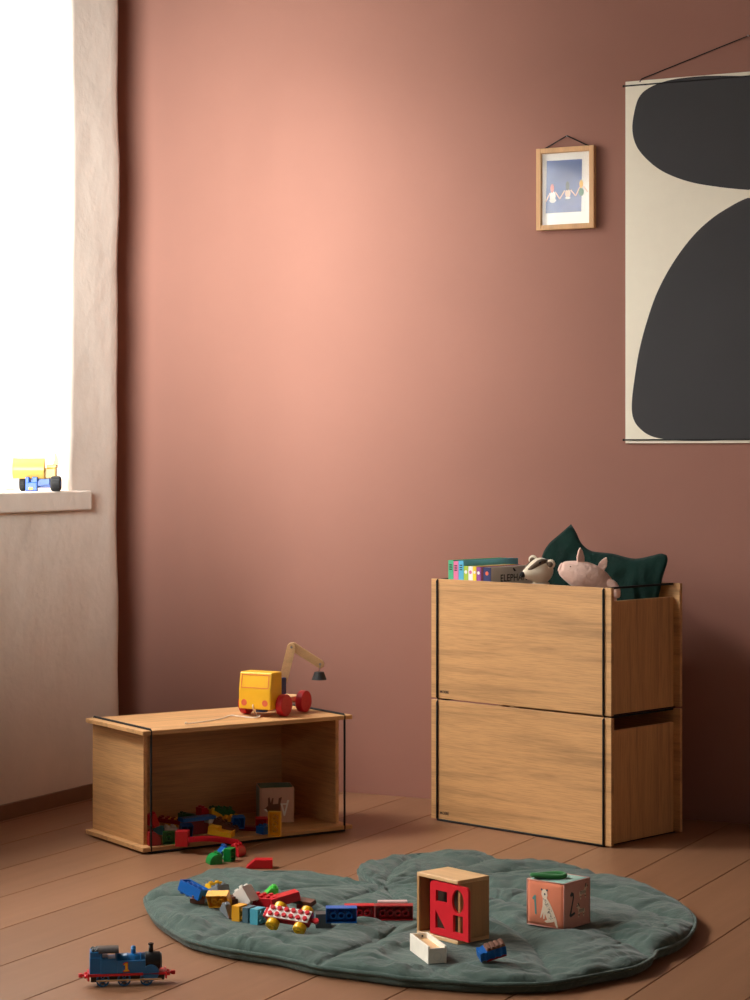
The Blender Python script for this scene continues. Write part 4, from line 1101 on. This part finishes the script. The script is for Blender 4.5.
rb = empty('ribbed_block')
tag(rb, 'small blue ribbed block with red brown top and base right of the sorter', 'toy')
b = MB(); pts = []
for k in range(49):
    x = -0.026 + 0.052 * k / 48; pts.append((x, -0.0105 - 0.0012 * math.cos(k * PI / 6)))
pts += [(x, -y) for x, y in pts[::-1]]
b.prism('blue', pts, 0.004, 0.023); b.build('ribbed_body', rb)
b = MB(); b.box('dark_red', -0.014, 0.026, -0.0115, 0.0115, 0.0, 0.004, 0.0008); b.build('base', rb)
b = MB(); b.box('p_brown', -0.012, 0.026, -0.010, 0.010, 0.023, 0.026, 0.0006)
for k in range(4): b.box('p_brown', -0.010 + k * 0.009, -0.004 + k * 0.009, -0.009, 0.009, 0.026, 0.029, 0.0006)
b.build('toothed_top', rb)
put(rb, 492, 956.5, 'mat', 14, -14, 24)

# ------------------------------------------------------------------ printed fabric cubes
def soft_cube(size, faces, name='fabric_cube'):
    """cube with slightly bulging sides; faces: material for -y, +x, +y, -x, +z, -z"""
    root = empty(name); b = MB(); bm = b.bm; n = 10; h = size / 2; V = {}
    ax = {0: (1, 0, 2, -1, 1), 1: (0, 1, 2, 1, 1), 2: (1, 0, 2, 1, -1), 3: (0, 1, 2, -1, -1), 4: (2, 0, 1, 1, 1), 5: (2, 0, 1, -1, -1)}
    def vv(p):
        k = tuple(round(c, 6) for c in p)
        if k not in V:
            q = Vector(p); t = q / h
            m_ = sorted((abs(t.x), abs(t.y), abs(t.z)))
            bulge = 1 + 0.035 * (1 - m_[0] ** 2) * (1 - m_[1] ** 2) - 0.035 * (m_[1] ** 8)
            V[k] = bm.verts.new(q * bulge)
        return V[k]
    for f, (d, a, c, s, fl) in ax.items():
        mi = b.mi(faces[f])
        for i in range(n):
            for j in range(n):
                P = []
                for x, y in ((i, j), (i + 1, j), (i + 1, j + 1), (i, j + 1)):
                    p = [0, 0, 0]; p[d] = s * h; p[a] = -h + size * x / n; p[c] = -h + size * y / n; P.append(vv(p))
                fc = bm.faces.new(P); fc.material_index = mi; fc.smooth = True
    bmesh.ops.recalc_face_normals(bm, faces=bm.faces)
    return root, b
def seam(root, size, m):
    b = MB(); h = size / 2 * 0.965
    for s in (-1, 1):
        for t in (-1, 1):
            for d in range(3):
                p = [0, 0, 0]; q = [0, 0, 0]; o_ = [k for k in range(3) if k != d]
                p[d] = -h; q[d] = h; p[o_[0]] = q[o_[0]] = s * h; p[o_[1]] = q[o_[1]] = t * h
                b.tube(m, [p, q], 0.0013, 6)
    return b.build('seam_piping', root)
def onface(pts, size, T, m, b, dz=0.0):
    """draws a print on a bulging face: pts in units of the half side"""
    h = size / 2; old = set(b.bm.faces)
    f = b.bm.faces.new([b.bm.verts.new((x * h, y * h, h * (1 + 0.037 * (1 - x * x) * (1 - y * y)) + 0.0006 + dz)) for x, y in pts]); f.normal_update()
    if f.normal.z < 0: f.normal_flip()
    bmesh.ops.triangulate(b.bm, faces=[f])
    b._tag(old, m, T)
FRONT = Rx(90); RIGHT = Rz(90) @ Rx(90)
def oval(cx, cy, rx, ry, a=0, n=12):
    return [(cx + rx * math.cos(2 * PI * k / n) * math.cos(a) - ry * math.sin(2 * PI * k / n) * math.sin(a), cy + rx * math.cos(2 * PI * k / n) * math.sin(a) + ry * math.sin(2 * PI * k / n) * math.cos(a)) for k in range(n)]
S1 = 0.096
root, b = soft_cube(S1, ['coral', 'rose', 'blush', 'aqua', 'aqua', 'blush'])
tag(root, 'coral fabric cube with numbers and spotted animal print and green loop on the mat', 'fabric cube', 'printed fabric cubes')
onface([(-0.66, 0.20), (-0.52, 0.34), (-0.46, 0.34), (-0.42, -0.48), (-0.50, -0.48), (-0.55, 0.16), (-0.62, 0.13)], S1, FRONT, 'p_teal', b)
onface([(-0.14, 0.60), (0.0, 0.66), (0.12, 0.58), (0.16, 0.40), (0.12, 0.28), (0.30, 0.06), (0.48, -0.28), (0.62, -0.60), (0.68, -0.92), (0.60, -0.93), (0.50, -0.66), (0.40, -0.72), (0.10, -0.78), (-0.02, -0.72), (0.14, -0.64), (0.02, -0.40), (0.0, -0.62), (-0.08, -0.64), (-0.06, -0.34), (-0.18, -0.60), (-0.24, -0.60), (-0.10, -0.10), (-0.08, 0.24), (-0.16, 0.42)], S1, FRONT, 'p_cream', b)
for x, y in ((-0.15, 0.62), (0.13, 0.62), (0.02, 0.44)): onface(oval(x, y, 0.045, 0.05, n=8), S1, FRONT, 'p_dark', b, 0.0003)
rr = random.Random(3)
for k in range(46):
    t = rr.random(); x = 0.0 + 0.42 * t + rr.uniform(-0.12, 0.14) * (0.4 + t); y = 0.24 - 0.86 * t + rr.uniform(-0.06, 0.06)
    if x > -0.06 + 0.1 * t and x < 0.10 + 0.46 * t and y > -0.66: onface(oval(x, y, 0.018, 0.024, n=6), S1, FRONT, 'p_spot', b, 0.0003)
onface([(-0.62, 0.44), (-0.50, 0.58), (-0.34, 0.50), (-0.33, 0.30), (-0.46, -0.10), (-0.52, -0.36), (-0.28, -0.30), (-0.24, -0.40), (-0.56, -0.50), (-0.66, -0.42), (-0.52, 0.0), (-0.42, 0.32), (-0.46, 0.42), (-0.54, 0.36)], S1, RIGHT, 'p_dark', b)
for cx_, cy_, fl in ((0.34, 0.44, 1), (0.22, -0.32, -1)):          # two small zebras
    q = lambda pts: [(cx_ + fl * x, cy_ + y) for x, y in pts]
    onface(q([(-0.26, 0.06), (0.10, 0.10), (0.22, 0.30), (0.32, 0.34), (0.38, 0.20), (0.26, 0.12), (0.22, -0.06), (0.24, -0.26), (0.18, -0.26), (0.14, -0.08), (-0.12, -0.08), (-0.16, -0.28), (-0.22, -0.28), (-0.22, -0.06), (-0.30, -0.16)]), S1, RIGHT, 'p_cream', b)
    for k in range(5): onface(q([(-0.20 + k * 0.085, 0.07), (-0.155 + k * 0.085, 0.08), (-0.145 + k * 0.085, -0.06), (-0.18 + k * 0.085, -0.06)]), S1, RIGHT, 'p_dark', b, 0.0003)
    onface(q([(0.16, 0.24), (0.22, 0.36), (0.30, 0.36), (0.20, 0.18)]), S1, RIGHT, 'p_dark', b, 0.0003); onface(q([(0.32, 0.30), (0.38, 0.22), (0.33, 0.19), (0.29, 0.25)]), S1, RIGHT, 'p_dark', b, 0.0003)
    for x in (0.14, 0.18, -0.20): onface(q([(x, -0.14), (x + 0.05, -0.14), (x + 0.05, -0.19), (x, -0.19)]), S1, RIGHT, 'p_dark', b, 0.0003)
b.build('cube_body', root, normals=False); seam(root, S1, 'rose')
b = MB()
lp = [(0.034 * math.cos(2 * PI * k / 30), 0.0135 * math.sin(2 * PI * k / 30), S1 / 2 + 0.0075 + 0.0015 * math.sin(4 * PI * k / 30)) for k in range(30)]
T = Tr(-0.008, -0.024, 0) @ Rz(38)
b.tube('leaf_green', lp, 0.0052, 8, closed=True, T=T); b.box('leaf_green', -0.030, 0.030, -0.011, 0.011, S1 / 2 + 0.0025, S1 / 2 + 0.0085, 0.002, T=T)
b.build('loop_handle', root)
b = MB(); b.prism('aqua', [(-0.046, -0.006), (-0.030, -0.008), (-0.030, 0.006), (-0.046, 0.004)], S1 / 2 + 0.0005, S1 / 2 + 0.004, Tr(0, -0.024, 0), bev=0.001); b.build('loop_tab', root)
put(root, 558.5, 900.5, PZ, -40, 0, 0)

S2 = 0.094
root, b = soft_cube(S2, ['blush', 'rose', 'coral', 'aqua', 'leaf_green', 'blush'])
tag(root, 'pink fabric cube with upside down brown animal at the back of the lying box', 'fabric cube', 'printed fabric cubes')
onface([(-0.52, 0.42), (-0.42, 0.46), (-0.36, 0.14), (-0.28, 0.40), (-0.20, 0.42), (-0.24, 0.06), (0.06, 0.08), (0.10, 0.40), (0.28, 0.46), (0.20, 0.12), (0.20, -0.36), (-0.50, -0.38), (-0.62, -0.18), (-0.74, -0.22), (-0.52, -0.02)], S2, FRONT, 'p_brown', b)
onface([(-0.76, -0.22), (-0.62, -0.18), (-0.52, -0.36), (-0.60, -0.36)], S2, FRONT, 'print_white', b, 0.0003)
for pts in ([(0.20, 0.10), (0.58, 0.10), (0.58, 0.02), (0.20, 0.02)], [(0.58, 0.28), (0.70, 0.28), (0.46, -0.62), (0.38, -0.62)], [(0.20, 0.08), (0.30, 0.08), (0.48, -0.56), (0.38, -0.62)]): onface(pts, S2, FRONT, 'print_white', b, 0.0003)
b.build('cube_body', root, normals=False); seam(root, S2, 'blush')
put(root, 275, 802.3, LFLOOR + 0.0004, 9)

# ------------------------------------------------------------------ blue toy engine (plain, without a face)
le = empty('toy_engine')
tag(le, 'blue toy tank engine with red running board on the floor before the mat', 'toy vehicle')
b = MB(); b.box('loco_red', -0.073, 0.073, -0.0185, 0.0185, 0.0195, 0.0245, 0.001); b.box('loco_red', -0.0745, -0.071, -0.0195, 0.0195, 0.012, 0.0265, 0.001); b.box('loco_red', 0.071, 0.0745, -0.0195, 0.0195, 0.012, 0.0265, 0.001); b.build('running_board', le)
b = MB(); b.box('black', -0.068, 0.070, -0.0125, 0.0125, 0.0085, 0.0195, 0.001); b.build('under_frame', le)
b = MB(); b.box('loco_blue', -0.070, -0.036, -0.0172, 0.0172, 0.0245, 0.0555, 0.0012); b.box('loco_blue', -0.0695, -0.050, -0.0165, 0.0165, 0.055, 0.066, 0.001); b.build('bunker', le)
b = MB()
for x in (-0.050, -0.0225):
    for s in (-1, 1): b.box('loco_blue', x, x + 0.0035, s * 0.0170 - 0.0015, s * 0.0170 + 0.0015, 0.048, 0.0665, 0.0004, seg=1)
b.box('loco_blue', -0.050, -0.019, -0.0185, 0.0185, 0.0245, 0.0525, 0.001); b.box('loco_blue', -0.0225, -0.019, -0.0165, 0.0165, 0.052, 0.0665, 0.0004, seg=1); b.build('cab', le)
b = MB(); n = 12
arc = [(0.0205 * math.cos(PI * k / n), 0.064 + 0.0095 * math.sin(PI * k / n)) for k in range(n + 1)]
b.prism('roof_grey', arc + [(0.0188 * math.cos(PI * k / n), 0.0632 + 0.0085 * math.sin(PI * k / n)) for k in range(n, -1, -1)], -0.054, -0.016, Matrix(((0, 0, 1, 0), (1, 0, 0, 0), (0, 1, 0, 0), (0, 0, 0, 1)))); b.build('cab_roof', le)
b = MB()
rr = random.Random(5)
for k in range(40): b.ball('dark_grey', rr.uniform(0.002, 0.0035), Tr(rr.uniform(-0.066, -0.054), rr.uniform(-0.013, 0.013), 0.0665 + rr.uniform(0, 0.0025)), 6)
b.build('coal_load', le)
b = MB(); b.box('loco_blue', -0.019, 0.034, -0.0185, 0.0185, 0.0245, 0.048, 0.001); b.build('side_tanks', le)
b = MB(); b.box('loco_blue', 0.0335, 0.047, -0.0168, 0.0168, 0.0245, 0.033, 0.001)
b.cyl('loco_blue', 0.0155, 0.038, 28, Tr(0, 0, 0.0245) @ Tr(0, 0, 0) if False else Tr(0.030, 0, 0.0) @ Ry(0) @ Tr(0, -0.0185, 0.0235) @ Rx(-90) @ Tr(0.014, 0, 0), bev=0.001); b.build('splasher', le)
b = MB(); b.cyl('loco_blue', 0.0150, 0.056, 32, Tr(-0.0205, 0, 0.0435) @ Ry(90))
for x in (-0.012, 0.0, 0.012, 0.024): b.ring('loco_blue', 0.0156, 0.0145, 0.0018, 32, Tr(x, 0, 0.0435) @ Ry(90))
b.build('boiler', le)
b = MB(); b.cyl('black', 0.0168, 0.028, 32, Tr(0.034, 0, 0.0435) @ Ry(90), bev=0.001); b.box('black', 0.036, 0.060, -0.013, 0.013, 0.0245, 0.036, 0.001); b.build('smokebox', le)
b = MB(); b.cyl('grey', 0.0145, 0.0035, 32, Tr(0.062, 0, 0.0435) @ Ry(90), bev=0.001); b.build('smokebox_door', le)
b = MB(); b.cyl('loco_blue', 0.0048, 0.0125, 20, Tr(0.012, 0, 0.057)); b.ball('loco_blue', (0.0048, 0.0048, 0.003), Tr(0.012, 0, 0.0695), 16); b.build('steam_dome', le)
b = MB(); b.cyl('black', 0.0046, 0.0155, 20, Tr(0.045, 0, 0.0585), r2=0.0042); b.ring('black', 0.0054, 0.003, 0.003, 20, Tr(0.045, 0, 0.073)); b.build('funnel', le)
one = [(-0.0052, -0.0085), (0.0052, -0.0085), (0.0052, -0.0055), (0.0026, -0.0055), (0.0026, 0.0085), (-0.0006, 0.0085), (-0.0052, 0.0060), (-0.0052, 0.0032), (-0.0022, 0.0042), (-0.0022, -0.0055), (-0.0052, -0.0055)]
b = MB(); b.poly('loco_red', [(x * 1.22, y * 1.12) for x, y in one], 0, Tr(-0.002, -0.0187, 0.0365) @ Rx(90)); b.poly('yellow', [(x * 0.86, y * 0.93) for x, y in one], 0, Tr(-0.002, -0.0189, 0.0365) @ Rx(90)); b.build('number', le)
for x in (-0.046, -0.006, 0.036):
    for s in (-1, 1):
        b = MB(); b.ring('loco_blue', 0.0125, 0.0095, 0.005, 28, Tr(0, 0, -0.0025)); b.cyl('loco_blue', 0.0030, 0.006, 14, Tr(0, 0, -0.003))
        for k in range(6): b.box('loco_blue', 0.002, 0.0100, -0.0009, 0.0009, -0.0016, 0.0016, T=Rz(k * 60))
        o = b.build('wheel', le); o.matrix_local = Tr(x, s * 0.0150, 0.0125) @ Rx(90)
b = MB()
for s in (-1, 1): b.box('loco_tan', -0.058, 0.064, s * 0.0190 - 0.0012, s * 0.0190 + 0.0012, 0.0105, 0.0135, 0.0004, seg=1)
b.build('side_rod', le)
for s in (-1, 1):
    b = MB()
    b.box('loco_red', 0.074, 0.086, -0.0025, 0.0025, 0.0175, 0.0215, 0.0008, T=Rz(0 if s > 0 else 180)); b.cyl('loco_red', 0.0042, 0.007, 16, Tr(s * 0.087, 0, 0.016))
    for q in (-1, 1): b.cyl('loco_red', 0.0035, 0.006, 14, Tr(s * 0.0745, q * 0.011, 0.0195) @ Ry(90 * s))
    b.build('coupling', le)
put(le, 127, 984, 0.0003, 9)

# ------------------------------------------------------------------ light
SPOT_E = 2300
def area(name, loc, rot, sx, sy, energy, color=(1, 1, 1), spread=180):
    l = bpy.data.lights.new(name, 'AREA'); l.shape = 'RECTANGLE'; l.size = sx; l.size_y = sy; l.energy = energy; l.color = color; l.spread = spread * DEG
    o = bpy.data.objects.new(name, l); COL.objects.link(o); o.location = loc; o.rotation_euler = rot; return o
for i, ((f, n_, lo, hi), e) in enumerate(zip(WINDOWS, (35, 72))):
    area('daylight', (-0.46, (f + n_) / 2, (lo + hi) / 2 + 0.1), (0, -90 * DEG, 0), hi - lo + 0.2, f - n_ + 0.1, e, (1.0, 0.97, 0.93))
def aim(o, p): o.rotation_euler = (Vector(p) - o.location).to_track_quat('-Z', 'Y').to_euler()
aim(area('sky_light', (-1.0, -1.7, 2.9), (0, 0, 0), 1.0, 1.0, 345, (1.0, 0.97, 0.93)), (0.8, -0.7, 0.3))
aim(area('sky_light', (-1.3, -4.3, 3.0), (0, 0, 0), 0.85, 0.85, 225, (1.0, 0.97, 0.93)), (1.6, -1.2, 0.3))
sp = bpy.data.lights.new('lamp', 'SPOT'); sp.energy = SPOT_E; sp.spot_size = 31.5 * DEG; sp.spot_blend = 1.0; sp.shadow_soft_size = 0.75; sp.color = (0.99, 1.0, 0.96)
so = bpy.data.objects.new('lamp', sp); COL.objects.link(so); so.location = (1.5, -4.4, 1.85); aim(so, (-0.24, 0, 1.66))
w = bpy.data.worlds.new('World'); SC.world = w; w.use_nodes = True
bg = w.node_tree.nodes['Background']; bg.inputs[0].default_value = (0.9, 0.95, 1.0, 1); bg.inputs[1].default_value = 0.03

# ------------------------------------------------------------------ camera and view
cam = bpy.data.cameras.new('camera'); co = bpy.data.objects.new('camera', cam); COL.objects.link(co)
co.location = (CAMX, CAMY, CAMH); co.rotation_euler = (90 * DEG, 0, RA)
cam.sensor_fit = 'VERTICAL'; cam.sensor_height = 36.0; cam.lens = F / 1000.0 * 36.0; cam.shift_y = -(500 - HY) / 1000.0; cam.clip_start = 0.05
SC.camera = co
vs = SC.view_settings; SC.display_settings.display_device = 'sRGB'
vs.view_transform = 'Standard'; vs.look = 'None'; vs.gamma = 1.0; vs.use_curve_mapping = False; vs.exposure = 0.0
SC.cycles.use_denoising = True
SC.cycles.max_bounces = 10; SC.cycles.diffuse_bounces = 6; SC.cycles.transparent_max_bounces = 16
